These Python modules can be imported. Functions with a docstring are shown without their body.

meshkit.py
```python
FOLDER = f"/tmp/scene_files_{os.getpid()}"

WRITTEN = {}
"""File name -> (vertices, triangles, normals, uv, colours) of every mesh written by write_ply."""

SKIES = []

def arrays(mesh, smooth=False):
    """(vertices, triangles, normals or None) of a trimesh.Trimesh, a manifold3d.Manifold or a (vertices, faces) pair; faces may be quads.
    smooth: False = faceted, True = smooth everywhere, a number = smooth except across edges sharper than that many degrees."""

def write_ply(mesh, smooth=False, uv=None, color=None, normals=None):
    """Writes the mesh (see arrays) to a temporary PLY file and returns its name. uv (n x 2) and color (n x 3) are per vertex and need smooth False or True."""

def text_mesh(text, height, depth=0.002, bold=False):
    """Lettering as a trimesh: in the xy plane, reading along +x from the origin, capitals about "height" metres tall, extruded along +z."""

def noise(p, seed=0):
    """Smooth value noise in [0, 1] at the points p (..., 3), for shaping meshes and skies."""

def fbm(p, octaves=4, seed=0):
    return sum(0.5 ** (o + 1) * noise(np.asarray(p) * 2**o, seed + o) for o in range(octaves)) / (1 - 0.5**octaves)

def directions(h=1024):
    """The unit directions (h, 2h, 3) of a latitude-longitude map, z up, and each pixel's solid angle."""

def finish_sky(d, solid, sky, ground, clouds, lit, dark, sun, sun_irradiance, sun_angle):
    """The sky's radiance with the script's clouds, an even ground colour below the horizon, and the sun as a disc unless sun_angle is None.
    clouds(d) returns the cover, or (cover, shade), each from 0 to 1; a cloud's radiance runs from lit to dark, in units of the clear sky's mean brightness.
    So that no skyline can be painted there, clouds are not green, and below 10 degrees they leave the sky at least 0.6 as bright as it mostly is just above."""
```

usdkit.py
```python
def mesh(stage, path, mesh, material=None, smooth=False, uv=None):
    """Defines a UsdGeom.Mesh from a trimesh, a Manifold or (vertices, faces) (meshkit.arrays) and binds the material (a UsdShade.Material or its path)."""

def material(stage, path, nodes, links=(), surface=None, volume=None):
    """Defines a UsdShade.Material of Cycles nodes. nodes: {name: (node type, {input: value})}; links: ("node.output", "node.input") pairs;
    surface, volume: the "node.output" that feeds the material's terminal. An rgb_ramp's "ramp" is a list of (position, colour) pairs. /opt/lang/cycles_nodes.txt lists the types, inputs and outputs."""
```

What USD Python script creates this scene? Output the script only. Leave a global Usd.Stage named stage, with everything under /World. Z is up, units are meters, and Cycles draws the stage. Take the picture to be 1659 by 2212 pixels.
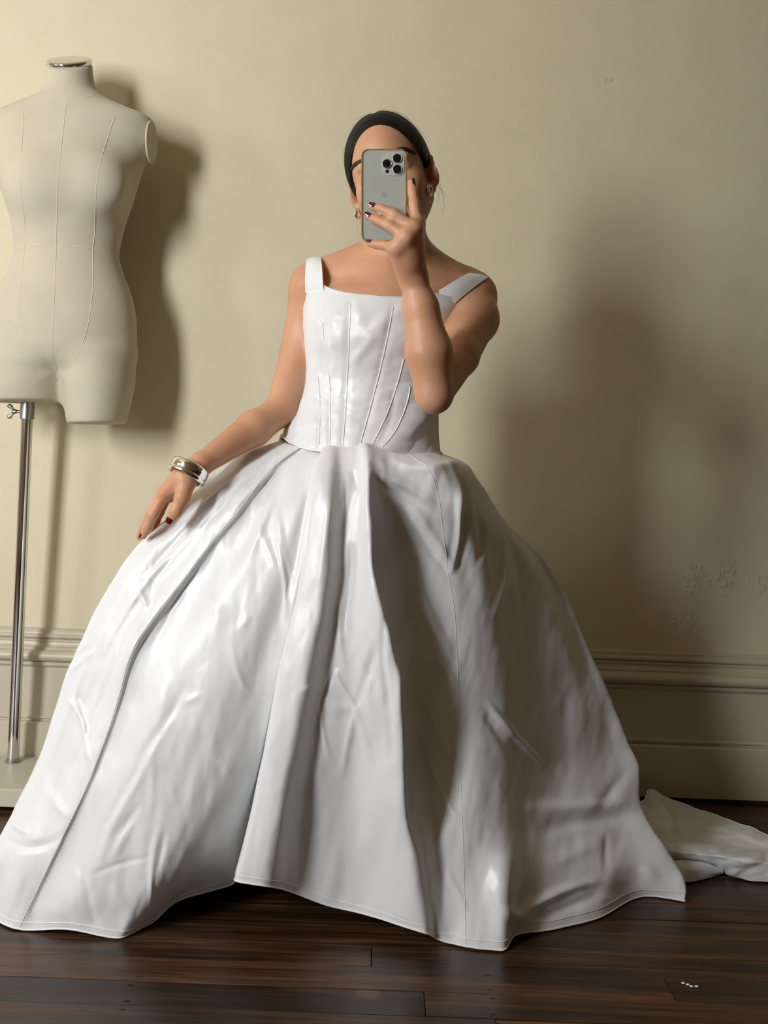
import math, random
import numpy as np, trimesh, manifold3d as m3
from scipy.interpolate import PchipInterpolator
from scipy.ndimage import gaussian_filter
from pxr import Usd, UsdGeom, UsdLux, Gf, Sdf, UsdShade
import usdkit, meshkit

rng = np.random.default_rng(7)
stage = Usd.Stage.CreateInMemory()
UsdGeom.SetStageUpAxis(stage, 'Z')
UsdGeom.SetStageMetersPerUnit(stage, 1.0)
UsdGeom.Xform.Define(stage, '/World')
UsdGeom.Scope.Define(stage, '/World/Looks')

# ------------------------------------------------------------------ camera
W, HPX, F = 1659.0, 2212.0, 2200.0
CX, CY = 829.5, 1000.0            # principal point (lens shifted, verticals parallel)
ROLL, CAMZ, WALL = 0.038, 0.811, 2.55
EYE = np.array([0, 0, CAMZ])
AX_R = np.array([math.cos(ROLL), 0, math.sin(ROLL)])
AX_U = np.array([-math.sin(ROLL), 0, math.cos(ROLL)])
AX_F = np.array([0, 1.0, 0])
cam = UsdGeom.Camera.Define(stage, '/World/camera')
cam.CreateHorizontalApertureAttr(36.0)
cam.CreateVerticalApertureAttr(36.0 * HPX / W)
cam.CreateFocalLengthAttr(36.0 * F / W)
cam.CreateVerticalApertureOffsetAttr(-(HPX / 2 - CY) / W * 36.0)
cam.CreateClippingRangeAttr(Gf.Vec2f(0.02, 100))
cam.CreateExposureAttr(0.0)
cam.AddTransformOp().Set(Gf.Matrix4d(*AX_R, 0, *AX_U, 0, *(-AX_F), 0, *EYE, 1))

# ------------------------------------------------------------------ daylight through two windows
def rect_light(name, pos, target, w, h, power, color):
    l = UsdLux.RectLight.Define(stage, '/World/' + name)
    z = np.array(pos, float) - np.array(target, float); z /= np.linalg.norm(z)
    x = np.cross([0, 0, 1.0], z); x /= np.linalg.norm(x); y = np.cross(z, x)
    l.AddTransformOp().Set(Gf.Matrix4d(*x, 0, *y, 0, *z, 0, *pos, 1))
    l.CreateWidthAttr(w); l.CreateHeightAttr(h); l.CreateIntensityAttr(power)
    l.CreateColorAttr(Gf.Vec3f(*color))
ROOM = dict(x0=-3.9, x1=3.6, y0=-.5, y1=WALL, z1=3.2)
WIN1 = (-2.08, ROOM['y0'], 1.62, .60, 1.5)     # centre x, y, z, width, height (in the front wall)
WIN2 = (ROOM['x0'], -.12, 1.62, .56, 1.5)     # in the left wall
rect_light('window_light', (WIN1[0], WIN1[1] - .06, WIN1[2]), (WIN1[0], 0, WIN1[2]), WIN1[3], WIN1[4], 44, (.96, .98, 1.02))
rect_light('window_light_001', (WIN2[0] - .06, WIN2[1], WIN2[2]), (0, WIN2[1], WIN2[2]), WIN2[3], WIN2[4], 16, (.95, .975, 1.0))

# ------------------------------------------------------------------ helpers
used = {}
def numbered(path):
    n = used.get(path, 0); used[path] = n + 1
    return path if n == 0 else f'{path}_{n:03d}'
def path_of(parent): return '/World' if parent is None else (parent if isinstance(parent, str) else str(parent.GetPath()))
def tag(o, label=None, cat=None, group=None, kind=None):
    p = o.GetPrim() if hasattr(o, 'GetPrim') else o
    for k, v in (('label', label), ('category', cat), ('group', group), ('kind', kind)):
        if v: p.SetCustomDataByKey(k, v)
    return p
def obj(name, mesh, mat, parent=None, smooth=35, label=None):
    m = usdkit.mesh(stage, numbered(path_of(parent) + '/' + name), mesh, mat, smooth=smooth)
    if label: m.GetPrim().SetCustomDataByKey('label', label)
    return m.GetPrim()
def thing(name, label=None, cat=None, kind=None, loc=None):
    x = UsdGeom.Xform.Define(stage, numbered('/World/' + name))
    tag(x, label, cat, None, kind)
    return x.GetPrim()

def P(px, py, d):
    """pixel of the photograph + depth in metres -> world"""
    px, py, d = np.asarray(px, float), np.asarray(py, float), np.asarray(d, float)
    return EYE + d[..., None] * (AX_F + ((px - CX) / F)[..., None] * AX_R - ((py - CY) / F)[..., None] * AX_U)
def C(px, py, d):
    """pixel + depth -> camera frame (right, depth, up)"""
    return np.array([(px - CX) / F * d, d, -(py - CY) / F * d])
def cam2world(v):
    v = np.asarray(v, float)
    return EYE + v[..., 0:1] * AX_R + v[..., 1:2] * AX_F + v[..., 2:3] * AX_U
def floor_d(px, py, z=0.004):
    k = ((py - CY) * math.cos(ROLL) - (px - CX) * math.sin(ROLL)) / F
    return (CAMZ - z) / k
def PX(p):
    v = np.asarray(p) - EYE
    d = v @ AX_F
    return np.stack([CX + (v @ AX_R) / d * F, CY - (v @ AX_U) / d * F], -1)
def arc(pts, n):
    """resample a polyline smoothly by arc length"""
    p = np.asarray(pts, float)
    s = np.r_[0, np.cumsum(np.linalg.norm(np.diff(p, axis=0), axis=1))]
    return PchipInterpolator(s, p, axis=0)(np.linspace(0, s[-1], n))
def tube(pts, r, sides=8, closed=False, cap=True):
    p = np.asarray(pts, float); n = len(p)
    r = np.broadcast_to(r, (n,)).astype(float)
    t = np.gradient(p, axis=0) if not closed else np.roll(p, -1, 0) - np.roll(p, 1, 0)
    t /= np.linalg.norm(t, axis=1, keepdims=True) + 1e-12
    a = np.cross(t[0], [0.31, 0.52, 0.8]); a /= np.linalg.norm(a); A = []
    for i in range(n):
        a = a - t[i] * (a @ t[i]); a /= np.linalg.norm(a); A.append(a)
    A = np.array(A); B = np.cross(t, A)
    ang = np.arange(sides) * 2 * np.pi / sides
    v = (p[:, None] + r[:, None, None] * (np.cos(ang)[None, :, None] * A[:, None] + np.sin(ang)[None, :, None] * B[:, None])).reshape(-1, 3)
    f = []
    for i in range(n if closed else n - 1):
        j = (i + 1) % n
        for k in range(sides):
            l = (k + 1) % sides
            f += [(i * sides + k, i * sides + l, j * sides + l), (i * sides + k, j * sides + l, j * sides + k)]
    if cap and not closed:
        v = np.vstack([v, p[0], p[-1]]); c0, c1 = len(v) - 2, len(v) - 1
        for k in range(sides):
            l = (k + 1) % sides
            f += [(c0, l, k), (c1, (n - 1) * sides + k, (n - 1) * sides + l)]
    return trimesh.Trimesh(v, np.array(f), process=False)
def grid_mesh(G, closed_u=False, flip=False):
    """G: (rows, cols, 3)"""
    n, m = G.shape[:2]
    i, j = np.meshgrid(np.arange(n - 1), np.arange(m if closed_u else m - 1), indexing='ij')
    a = i * m + j; b = i * m + (j + 1) % m; c = (i + 1) * m + (j + 1) % m; d = (i + 1) * m + j
    f = np.concatenate([np.stack([a, b, c], -1).reshape(-1, 3), np.stack([a, c, d], -1).reshape(-1, 3)])
    return trimesh.Trimesh(G.reshape(-1, 3), f[:, ::-1] if flip else f, process=False)
def slab(G, thick):
    """grid sheet -> closed thin solid (offset along the grid's normal)"""
    du, dv = np.gradient(G, axis=1), np.gradient(G, axis=0)
    nrm = np.cross(du, dv); nrm /= np.linalg.norm(nrm, axis=2, keepdims=True) + 1e-12
    n, m = G.shape[:2]
    top, bot = G + nrm * thick / 2, G - nrm * thick / 2
    v = np.vstack([top.reshape(-1, 3), bot.reshape(-1, 3)]); o = n * m
    g = grid_mesh(G).faces
    f = [g, g[:, ::-1] + o]
    rim = [(0, j) for j in range(m)] + [(i, m - 1) for i in range(1, n)] + [(n - 1, j) for j in range(m - 2, -1, -1)] + [(i, 0) for i in range(n - 2, 0, -1)]
    ids = [i * m + j for i, j in rim]
    q = [(ids[k], ids[(k + 1) % len(ids)]) for k in range(len(ids))]
    f.append(np.array([(b, a, a + o) for a, b in q] + [(b, a + o, b + o) for a, b in q]))
    return trimesh.Trimesh(v, np.vstack(f), process=False)
def box(lo, hi):
    m = trimesh.creation.box(np.subtract(hi, lo)); m.apply_translation(np.add(lo, hi) / 2.0); return m
def bevel_box(lo, hi, b):
    lo, hi = np.array(lo, float), np.array(hi, float); pts = []
    for sx in (0, 1):
        for sy in (0, 1):
            for sz in (0, 1):
                c = np.where([sx, sy, sz], hi, lo); sg = np.where([sx, sy, sz], -1, 1)
                for k in range(3):
                    q = c + sg * b; q[k] = c[k]; pts.append(q)
    return trimesh.convex.convex_hull(np.array(pts))
def lathe(profile, n=48):
    """profile: (radius, height) pairs, round the z axis"""
    a = np.arange(n) * 2 * np.pi / n
    pr = np.array(profile, float)
    G = np.stack([pr[:, 0][:, None] * np.cos(a), pr[:, 0][:, None] * np.sin(a), np.repeat(pr[:, 1][:, None], n, 1)], -1)
    return grid_mesh(G, closed_u=True)
def xf(mesh, M=None, t=(0, 0, 0)):
    """M: columns are the images of x, y, z"""
    T = np.eye(4)
    if M is not None: T[:3, :3] = np.array(M, float)
    T[:3, 3] = t
    m = mesh.copy(); m.apply_transform(T)
    if np.linalg.det(T[:3, :3]) < 0: m.invert()
    return m
def cat(ms): return trimesh.util.concatenate(ms)

# signed distance fields on a grid, blended, then meshed (surface nets)
class Field:
    def __init__(s, lo, hi, h):
        s.h, s.lo = h, np.array(lo, float)
        s.n = np.ceil((np.array(hi) - s.lo) / h).astype(int) + 1
        s.D = np.full(s.n, 0.06, np.float32)
        s.ax = [s.lo[k] + h * np.arange(s.n[k]) for k in range(3)]
    def block(s, lo, hi):
        a = np.clip(np.floor((np.array(lo) - s.lo) / s.h).astype(int), 0, s.n)
        b = np.clip(np.ceil((np.array(hi) - s.lo) / s.h).astype(int) + 1, 0, s.n)
        sl = tuple(slice(x, y) for x, y in zip(a, b))
        g = np.meshgrid(*[s.ax[k][sl[k]] for k in range(3)], indexing='ij', sparse=True)
        return sl, g
    def put(s, sl, d, k):
        D = s.D[sl]
        if D.size == 0: return
        if k > 0:
            h = np.clip(.5 + .5 * (D - d) / k, 0, 1)
            s.D[sl] = D + (d - D) * h - k * h * (1 - h)
        else: s.D[sl] = np.minimum(D, d)
    def cone(s, a, b, ra, rb, k=.01):
        a, b = np.array(a, float), np.array(b, float); m = max(ra, rb) + k + .012
        sl, (x, y, z) = s.block(np.minimum(a, b) - m, np.maximum(a, b) + m)
        ab = b - a; L = max(ab @ ab, 1e-12)
        t = np.clip(((x - a[0]) * ab[0] + (y - a[1]) * ab[1] + (z - a[2]) * ab[2]) / L, 0, 1)
        d = np.sqrt((x - a[0] - t * ab[0]) ** 2 + (y - a[1] - t * ab[1]) ** 2 + (z - a[2] - t * ab[2]) ** 2) - (ra + (rb - ra) * t)
        s.put(sl, d.astype(np.float32), k)
    def chain(s, pts, rs, k=.006):
        for a, b, ra, rb in zip(pts[:-1], pts[1:], rs[:-1], rs[1:]): s.cone(a, b, ra, rb, k)
    def ell(s, c, r, k=.01, R=None, cut=False):
        c, r = np.array(c, float), np.array(r, float); m = r.max() + k + .012
        sl, (x, y, z) = s.block(c - m, c + m)
        x, y, z = x - c[0], y - c[1], z - c[2]
        if R is not None:
            R = np.array(R, float)      # rows: local axes
            x, y, z = (R[i, 0] * x + R[i, 1] * y + R[i, 2] * z for i in range(3))
        q = np.sqrt((x / r[0]) ** 2 + (y / r[1]) ** 2 + (z / r[2]) ** 2)
        q2 = np.sqrt((x / r[0] ** 2) ** 2 + (y / r[1] ** 2) ** 2 + (z / r[2] ** 2) ** 2)
        d = (q * (q - 1) / np.maximum(q2, 1e-6)).astype(np.float32)
        if cut:
            D = s.D[sl]; h = np.clip(.5 - .5 * (D + d) / k, 0, 1)
            s.D[sl] = D + (-d - D) * h + k * h * (1 - h)
        else: s.put(sl, d, k)
    def loft(s, zs, cx, a, cy, b, k=.01, p=2.0):
        """elliptical sections stacked in z (the third axis); arrays are sampled at zs (ascending)"""
        m = .07
        sl, (x, y, z) = s.block([np.min(np.array(cx) - a) - m, np.min(np.array(cy) - b) - m, zs[0] - .07], [np.max(np.array(cx) + a) + m, np.max(np.array(cy) + b) + m, zs[-1] + .07])
        zz = z.ravel(); zc = np.clip(zz, zs[0], zs[-1])
        f = lambda v: PchipInterpolator(zs, v)(zc)[None, None, :]
        X, Y, A, B = f(cx), f(cy), f(a), f(b)
        q = (np.abs((x - X) / A) ** p + np.abs((y - Y) / B) ** p) ** (1 / p)
        g = np.sqrt(((x - X) / A ** 2) ** 2 + ((y - Y) / B ** 2) ** 2)
        d = q * (q - 1) / np.maximum(g, 1e-6)
        d = np.where(q < .3, -.3 * np.minimum(A, B), d)
        over = np.maximum(zs[0] - zz, zz - zs[-1])[None, None, :]
        d = np.maximum(d, over)
        s.put(sl, np.clip(d, -.2, .2).astype(np.float32), k)
    def mesh(s, smooth=2):
        D = gaussian_filter(s.D, .7); h = s.h
        ins = D < 0
        n = np.array(D.shape) - 1
        cnt = np.zeros(n, np.uint8)
        for i, j, k in np.ndindex(2, 2, 2):
            cnt += ins[i:n[0] + i, j:n[1] + j, k:n[2] + k]
        act = (cnt > 0) & (cnt < 8)
        ids = np.full(n, -1, np.int64); idx = np.argwhere(act); ids[act] = np.arange(len(idx))
        acc = np.zeros((len(idx), 3)); num = np.zeros(len(idx))
        corners = [np.array(c) for c in np.ndindex(2, 2, 2)]
        val = {tuple(c): D[idx[:, 0] + c[0], idx[:, 1] + c[1], idx[:, 2] + c[2]].astype(float) for c in corners}
        for c in corners:
            for ax in range(3):
                if c[ax] == 0:
                    e = c.copy(); e[ax] = 1
                    a, b = val[tuple(c)], val[tuple(e)]
                    x = (a < 0) != (b < 0)
                    t = np.where(x, a / np.where(x, a - b, 1), 0)
                    pt = c[None] + t[:, None] * (e - c)[None]
                    acc += np.where(x[:, None], pt, 0); num += x
        v = (idx + acc / num[:, None]) * h + s.lo
        faces = []
        for ax in range(3):
            o1, o2 = [(1, 2), (2, 0), (0, 1)][ax]
            a = [slice(1, D.shape[q] - 1) for q in range(3)]; b = list(a)
            a[ax] = slice(0, D.shape[ax] - 1); b[ax] = slice(1, D.shape[ax])
            A, B = ins[tuple(a)], ins[tuple(b)]
            for flag, rev in ((A & ~B, False), (~A & B, True)):
                e = np.argwhere(flag)
                if len(e) == 0: continue
                off = np.ones(3, int); off[ax] = 0
                e = e + off
                def cell(d1, d2):
                    q = e.copy(); q[:, o1] -= d1; q[:, o2] -= d2
                    return ids[q[:, 0], q[:, 1], q[:, 2]]
                q = np.stack([cell(1, 1), cell(0, 1), cell(0, 0), cell(1, 0)], 1)
                if rev: q = q[:, ::-1]
                faces.append(q)
        q = np.vstack(faces)
        f = np.vstack([q[:, [0, 1, 2]], q[:, [0, 2, 3]]])
        m = trimesh.Trimesh(v, f, process=False)
        if smooth:
            trimesh.smoothing.filter_taubin(m, lamb=.5, nu=.52, iterations=smooth * 5)
            dv = np.asarray(m.vertices) - v; L = np.linalg.norm(dv, axis=1)
            bad = ~(L < .6 * h); dv[bad] *= (.0 / np.maximum(L[bad], 1e-9))[:, None]
            m.vertices = v + dv
        return m

def ray_hit(mesh, pxs):
    """points where the photograph's rays through the pixels meet a mesh (world), with face normals"""
    o = np.repeat(EYE[None], len(pxs), 0)
    pxs = np.asarray(pxs, float)
    d = P(pxs[:, 0], pxs[:, 1], np.ones(len(pxs))) - EYE
    d /= np.linalg.norm(d, axis=1, keepdims=True)
    loc, ray, tri = mesh.ray.intersects_location(o, d, multiple_hits=True)
    out, nr = [], []
    for i in range(len(pxs)):
        k = np.where(ray == i)[0]
        if len(k) == 0: continue
        k = k[np.argmin(np.linalg.norm(loc[k] - EYE, axis=1))]
        out.append(loc[k]); nr.append(mesh.face_normals[tri[k]])
    return np.array(out), np.array(nr)
def seam_on(mesh, poly, r, n=40, lift=.0, sides=6):
    p, nr = ray_hit(mesh, arc(poly, n))
    if len(p) < 3: return None
    if len(p) > 6:
        q = p.copy()
        for _ in range(2): q[1:-1] = (q[:-2] + 2 * q[1:-1] + q[2:]) / 4
        p = q
    return tube(p + nr * lift, r, sides)

# ------------------------------------------------------------------ materials
def mat(name, nodes, links=(), surface='p.BSDF'):
    return usdkit.material(stage, '/World/Looks/' + name, nodes, links, surface=surface)
def plain(name, col, rough=.5, metal=0.0, bump=None, **kw):
    n = {'p': ('principled_bsdf', dict(base_color=col, roughness=rough, metallic=metal, **kw))}
    l = []
    if bump:
        n['g'] = ('texture_coordinate', {}); n['z'] = ('noise_texture', dict(scale=bump[0], detail=4.0))
        n['b'] = ('bump', dict(strength=bump[1], distance=bump[2]))
        l = [('g.object', 'z.vector'), ('z.fac', 'b.height'), ('b.normal', 'p.normal')]
    return mat(name, n, l)
M = {}
M['satin'] = mat('satin', {
    'g': ('geometry', {}),
    'n1': ('noise_texture', dict(scale=26.0, detail=3.0, roughness=.55, distortion=.6)),
    'n2': ('noise_texture', dict(scale=1400.0, detail=1.0)),
    'b1': ('bump', dict(strength=.10, distance=.004)),
    'b2': ('bump', dict(strength=.05, distance=.0004)),
    'p': ('principled_bsdf', dict(base_color=(.79, .80, .805), roughness=.36, specular_ior_level=.55, sheen_weight=.08, sheen_roughness=.4, diffuse_roughness=.2))},
    [('g.position', 'n1.vector'), ('g.position', 'n2.vector'), ('n1.fac', 'b1.height'), ('n2.fac', 'b2.height'), ('b1.normal', 'b2.normal'), ('b2.normal', 'p.normal')])
M['piping'] = plain('white_piping', (.84, .83, .82), .4)
M['skin'] = mat('skin', {
    'g': ('geometry', {}),
    'n': ('noise_texture', dict(scale=14.0, detail=4.0)), 'n2': ('noise_texture', dict(scale=420.0, detail=2.0)),
    'r': ('rgb_ramp', dict(ramp=[(.3, (.54, .27, .15)), (.7, (.64, .355, .215))])),
    'b': ('bump', dict(strength=.12, distance=.0008)),
    'p': ('principled_bsdf', dict(roughness=.46, specular_ior_level=.4, subsurface_weight=.12, subsurface_scale=.006, subsurface_radius=(1, .35, .2)))},
    [('g.position', 'n.vector'), ('g.position', 'n2.vector'), ('n.fac', 'r.fac'), ('r.color', 'p.base_color'), ('n2.fac', 'b.height'), ('b.normal', 'p.normal')])
M['nail'] = plain('dark_red_polish', (.085, .006, .012), .12, coat_weight=.6)
M['hair'] = mat('dark_hair', {
    't': ('texture_coordinate', {}), 'm': ('mapping', dict(scale=(18.0, 900.0, 18.0), mapping_type='point')),
    'n': ('noise_texture', dict(scale=1.0, detail=3.0)),
    'r': ('rgb_ramp', dict(ramp=[(.3, (.006, .0045, .004)), (.75, (.020, .014, .011))])),
    'b': ('bump', dict(strength=.35, distance=.002)),
    'p': ('principled_bsdf', dict(roughness=.46, specular_ior_level=.16))},
    [('t.object', 'm.vector'), ('m.vector', 'n.vector'), ('n.fac', 'r.fac'), ('r.color', 'p.base_color'), ('n.fac', 'b.height'), ('b.normal', 'p.normal')])
M['silver'] = plain('polished_silver', (.86, .84, .80), .13, 1.0, bump=(40, .06, .002))
M['chrome'] = plain('chrome', (.70, .70, .70), .07, 1.0)
M['dull_chrome'] = plain('dull_chrome', (.42, .43, .43), .32, 1.0)
M['linen'] = mat('cream_linen', {
    'g': ('geometry', {}), 'n': ('noise_texture', dict(scale=900.0, detail=2.0)), 'n3': ('noise_texture', dict(scale=9.0, detail=3.0)),
    'r': ('rgb_ramp', dict(ramp=[(.3, (.50, .455, .345)), (.7, (.55, .505, .39))])),
    'b': ('bump', dict(strength=.2, distance=.0008)),
    'p': ('principled_bsdf', dict(roughness=.85, specular_ior_level=.2, sheen_weight=.15))},
    [('g.position', 'n.vector'), ('g.position', 'n3.vector'), ('n3.fac', 'r.fac'), ('r.color', 'p.base_color'), ('n.fac', 'b.height'), ('b.normal', 'p.normal')])
M['linen_seam'] = plain('linen_seam', (.60, .53, .40), .85)
M['base_paint'] = plain('painted_board', (.50, .47, .37), .45, bump=(60, .1, .002))
# wall plaster: fine roller texture, faint waviness, a few knocks and one cracked patch
pw = {'g': ('geometry', {}), 'n1': ('noise_texture', dict(scale=260.0, detail=3.0)), 'n2': ('noise_texture', dict(scale=7.0, detail=3.0)),
      'n3': ('noise_texture', dict(scale=34.0, detail=3.0, roughness=.5, distortion=1.6)),
      'st': ('rgb_ramp', dict(ramp=[(.47, (0, 0, 0)), (.53, (1, 1, 1))])),
      'c': ('rgb_ramp', dict(ramp=[(.3, (.605, .545, .38)), (.7, (.63, .57, .40))])),
      'b1': ('bump', dict(strength=.16, distance=.0012)), 'b2': ('bump', dict(strength=.25, distance=.012)), 'b3': ('bump', dict(strength=.5, distance=.003)),
      'p': ('principled_bsdf', dict(roughness=.62, specular_ior_level=.3))}
lw = [('g.position', 'n1.vector'), ('g.position', 'n2.vector'), ('g.position', 'n3.vector'), ('n2.fac', 'c.fac'), ('c.color', 'p.base_color'),
      ('n1.fac', 'b1.height'), ('n2.fac', 'b2.height'), ('b1.normal', 'b2.normal'), ('n3.fac', 'st.fac')]
pw['wn'] = ('noise_texture', dict(scale=22.0, detail=3.0)); pw['ws'] = ('vector_math', dict(math_type='multiply_add', vector2=(.09, .09, .09)))
pw['wo'] = ('vector_math', dict(math_type='add', vector2=(-.045, -.045, -.045))); pw['wv'] = pw['wo']; del pw['wo']
lw += [('g.position', 'wn.vector'), ('wn.color', 'ws.vector1'), ('g.position', 'ws.vector3'), ('ws.vector', 'wv.vector1')]
prev = None
for i, (px, py, r) in enumerate([(1500, 1252, .045), (1560, 1240, .04), (1472, 1345, .035), (1478, 1370, .03), (1640, 1255, .04), (1315, 162, .012)]):
    c = P(px, py, WALL)
    pw[f'd{i}'] = ('vector_math', dict(math_type='distance', vector2=tuple(c)))
    pw[f'm{i}'] = ('map_range', dict(range_type='smoothstep', from_min=r, from_max=r * .5, to_min=0.0, to_max=1.0, clamp=True))
    lw += [('wv.vector', f'd{i}.vector1'), (f'd{i}.value', f'm{i}.value')]
    if prev is None: prev = f'm{i}.result'
    else:
        pw[f'x{i}'] = ('math', dict(math_type='maximum')); lw += [(prev, f'x{i}.value1'), (f'm{i}.result', f'x{i}.value2')]; prev = f'x{i}.value'
pw['mk'] = ('math', dict(math_type='multiply')); pw['bw'] = ('rgb_to_bw', {})
lw += [('st.color', 'bw.color'), ('bw.val', 'mk.value1'), (prev, 'mk.value2'), ('mk.value', 'b3.height'), ('b2.normal', 'b3.normal'), ('b3.normal', 'p.normal')]
M['wall'] = mat('wall_paint', pw, lw)
M['trim'] = plain('trim_paint', (.50, .45, .335), .42, bump=(30, .08, .003))
M['room'] = plain('room_paint', (.34, .265, .175), .8)
M['ceil'] = plain('ceiling_paint', (.52, .45, .33), .9)
M['gap'] = plain('dark_gap', (.02, .014, .01), .9)
def wood(name, c0, c1, c2):
    return mat(name, {
        't': ('geometry', {}), 'oi': ('object_info', {}),
        'off': ('vector_math', dict(math_type='scale', vector1=(31.0, 17.0, 9.0))), 'ad': ('vector_math', dict(math_type='add')),
        'm': ('mapping', dict(scale=(2.2, 60.0, 60.0))), 'm2': ('mapping', dict(scale=(1.0, 7.0, 7.0))), 'm3': ('mapping', dict(scale=(9.0, 420.0, 420.0))),
        'n': ('noise_texture', dict(scale=1.0, detail=6.0, roughness=.62, distortion=.7)), 'n2': ('noise_texture', dict(scale=3.0, detail=4.0)), 'n3': ('noise_texture', dict(scale=1.0, detail=2.0)),
        'r': ('rgb_ramp', dict(ramp=[(.28, c0), (.5, c1), (.72, c2)])),
        'r2': ('rgb_ramp', dict(ramp=[(.35, (.42, .40, .38)), (.62, (1.05, 1.0, 1.0))])), 'r3': ('rgb_ramp', dict(ramp=[(.3, (.6, .58, .56)), (.5, (1, 1, 1))])),
        'x': ('mix', dict(mix_type='multiply', fac=1.0)), 'x2': ('mix', dict(mix_type='multiply', fac=.8)),
        'v': ('map_range', dict(from_min=0.0, from_max=1.0, to_min=.6, to_max=1.4)), 'hv': ('hsv', {}),
        'rr': ('map_range', dict(from_min=.3, from_max=.7, to_min=.30, to_max=.48)),
        'kd': ('vector_math', dict(math_type='distance', vector2=tuple(P(795, 2144, float(floor_d(795, 2144, 0)))))), 'kr': ('map_range', dict(range_type='smoothstep', from_min=.024, from_max=.012, to_min=0.0, to_max=1.0, clamp=True)),
        'kn': ('rgb_ramp', dict(ramp=[(.38, (0, 0, 0)), (.5, (1, 1, 1))])), 'kb': ('rgb_to_bw', {}), 'km': ('math', dict(math_type='multiply')), 'kx': ('mix', dict(mix_type='mix', color2=(.12, .062, .025))),
        'b': ('bump', dict(strength=.25, distance=.0015)),
        'p': ('principled_bsdf', dict(specular_ior_level=.45))},
        [('oi.random', 'off.scale'), ('t.position', 'ad.vector1'), ('off.vector', 'ad.vector2'), ('ad.vector', 'm.vector'), ('ad.vector', 'm2.vector'), ('ad.vector', 'm3.vector'),
         ('m.vector', 'n.vector'), ('m2.vector', 'n2.vector'), ('m3.vector', 'n3.vector'), ('n.fac', 'r.fac'), ('n2.fac', 'r2.fac'), ('n3.fac', 'r3.fac'),
         ('r.color', 'x.color1'), ('r2.color', 'x.color2'), ('x.color', 'x2.color1'), ('r3.color', 'x2.color2'), ('oi.random', 'v.value'), ('v.result', 'hv.value'), ('x2.color', 'hv.color'),
         ('t.position', 'kd.vector1'), ('kd.value', 'kr.value'), ('n.fac', 'kn.fac'), ('kn.color', 'kb.color'), ('kb.val', 'km.value2'), ('kr.result', 'km.value1'), ('km.value', 'kx.fac'), ('hv.color', 'kx.color1'), ('kx.color', 'p.base_color'), ('n.fac', 'rr.value'), ('rr.result', 'p.roughness'), ('n.fac', 'b.height'), ('b.normal', 'p.normal')])
M['wood'] = wood('stained_boards', (.019, .0095, .0045), (.066, .032, .0135), (.16, .078, .029))
M['phone_back'] = plain('frosted_glass', (.40, .42, .375), .30, coat_weight=.3)
M['phone_case'] = plain('gold_case', (.30, .21, .075), .28, coat_weight=.3)
M['phone_island'] = plain('camera_island', (.47, .47, .41), .3)
M['phone_logo'] = plain('grey_emblem', (.335, .35, .32), .25)
M['lens'] = plain('lens_black', (.006, .007, .008), .08)
M['lens_ring'] = plain('lens_ring', (.50, .49, .43), .25, .8)
M['flash'] = plain('flash_cream', (.55, .54, .45), .3)
M['screen'] = plain('screen_glass', (.01, .01, .012), .08)
M['brow'] = plain('brow_hair', (.04, .025, .016), .7)
M['lip'] = plain('lip', (.38, .12, .09), .4)
M['eye'] = plain('eye_white', (.75, .72, .68), .2)
M['iris'] = plain('iris', (.06, .035, .02), .15)

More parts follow.
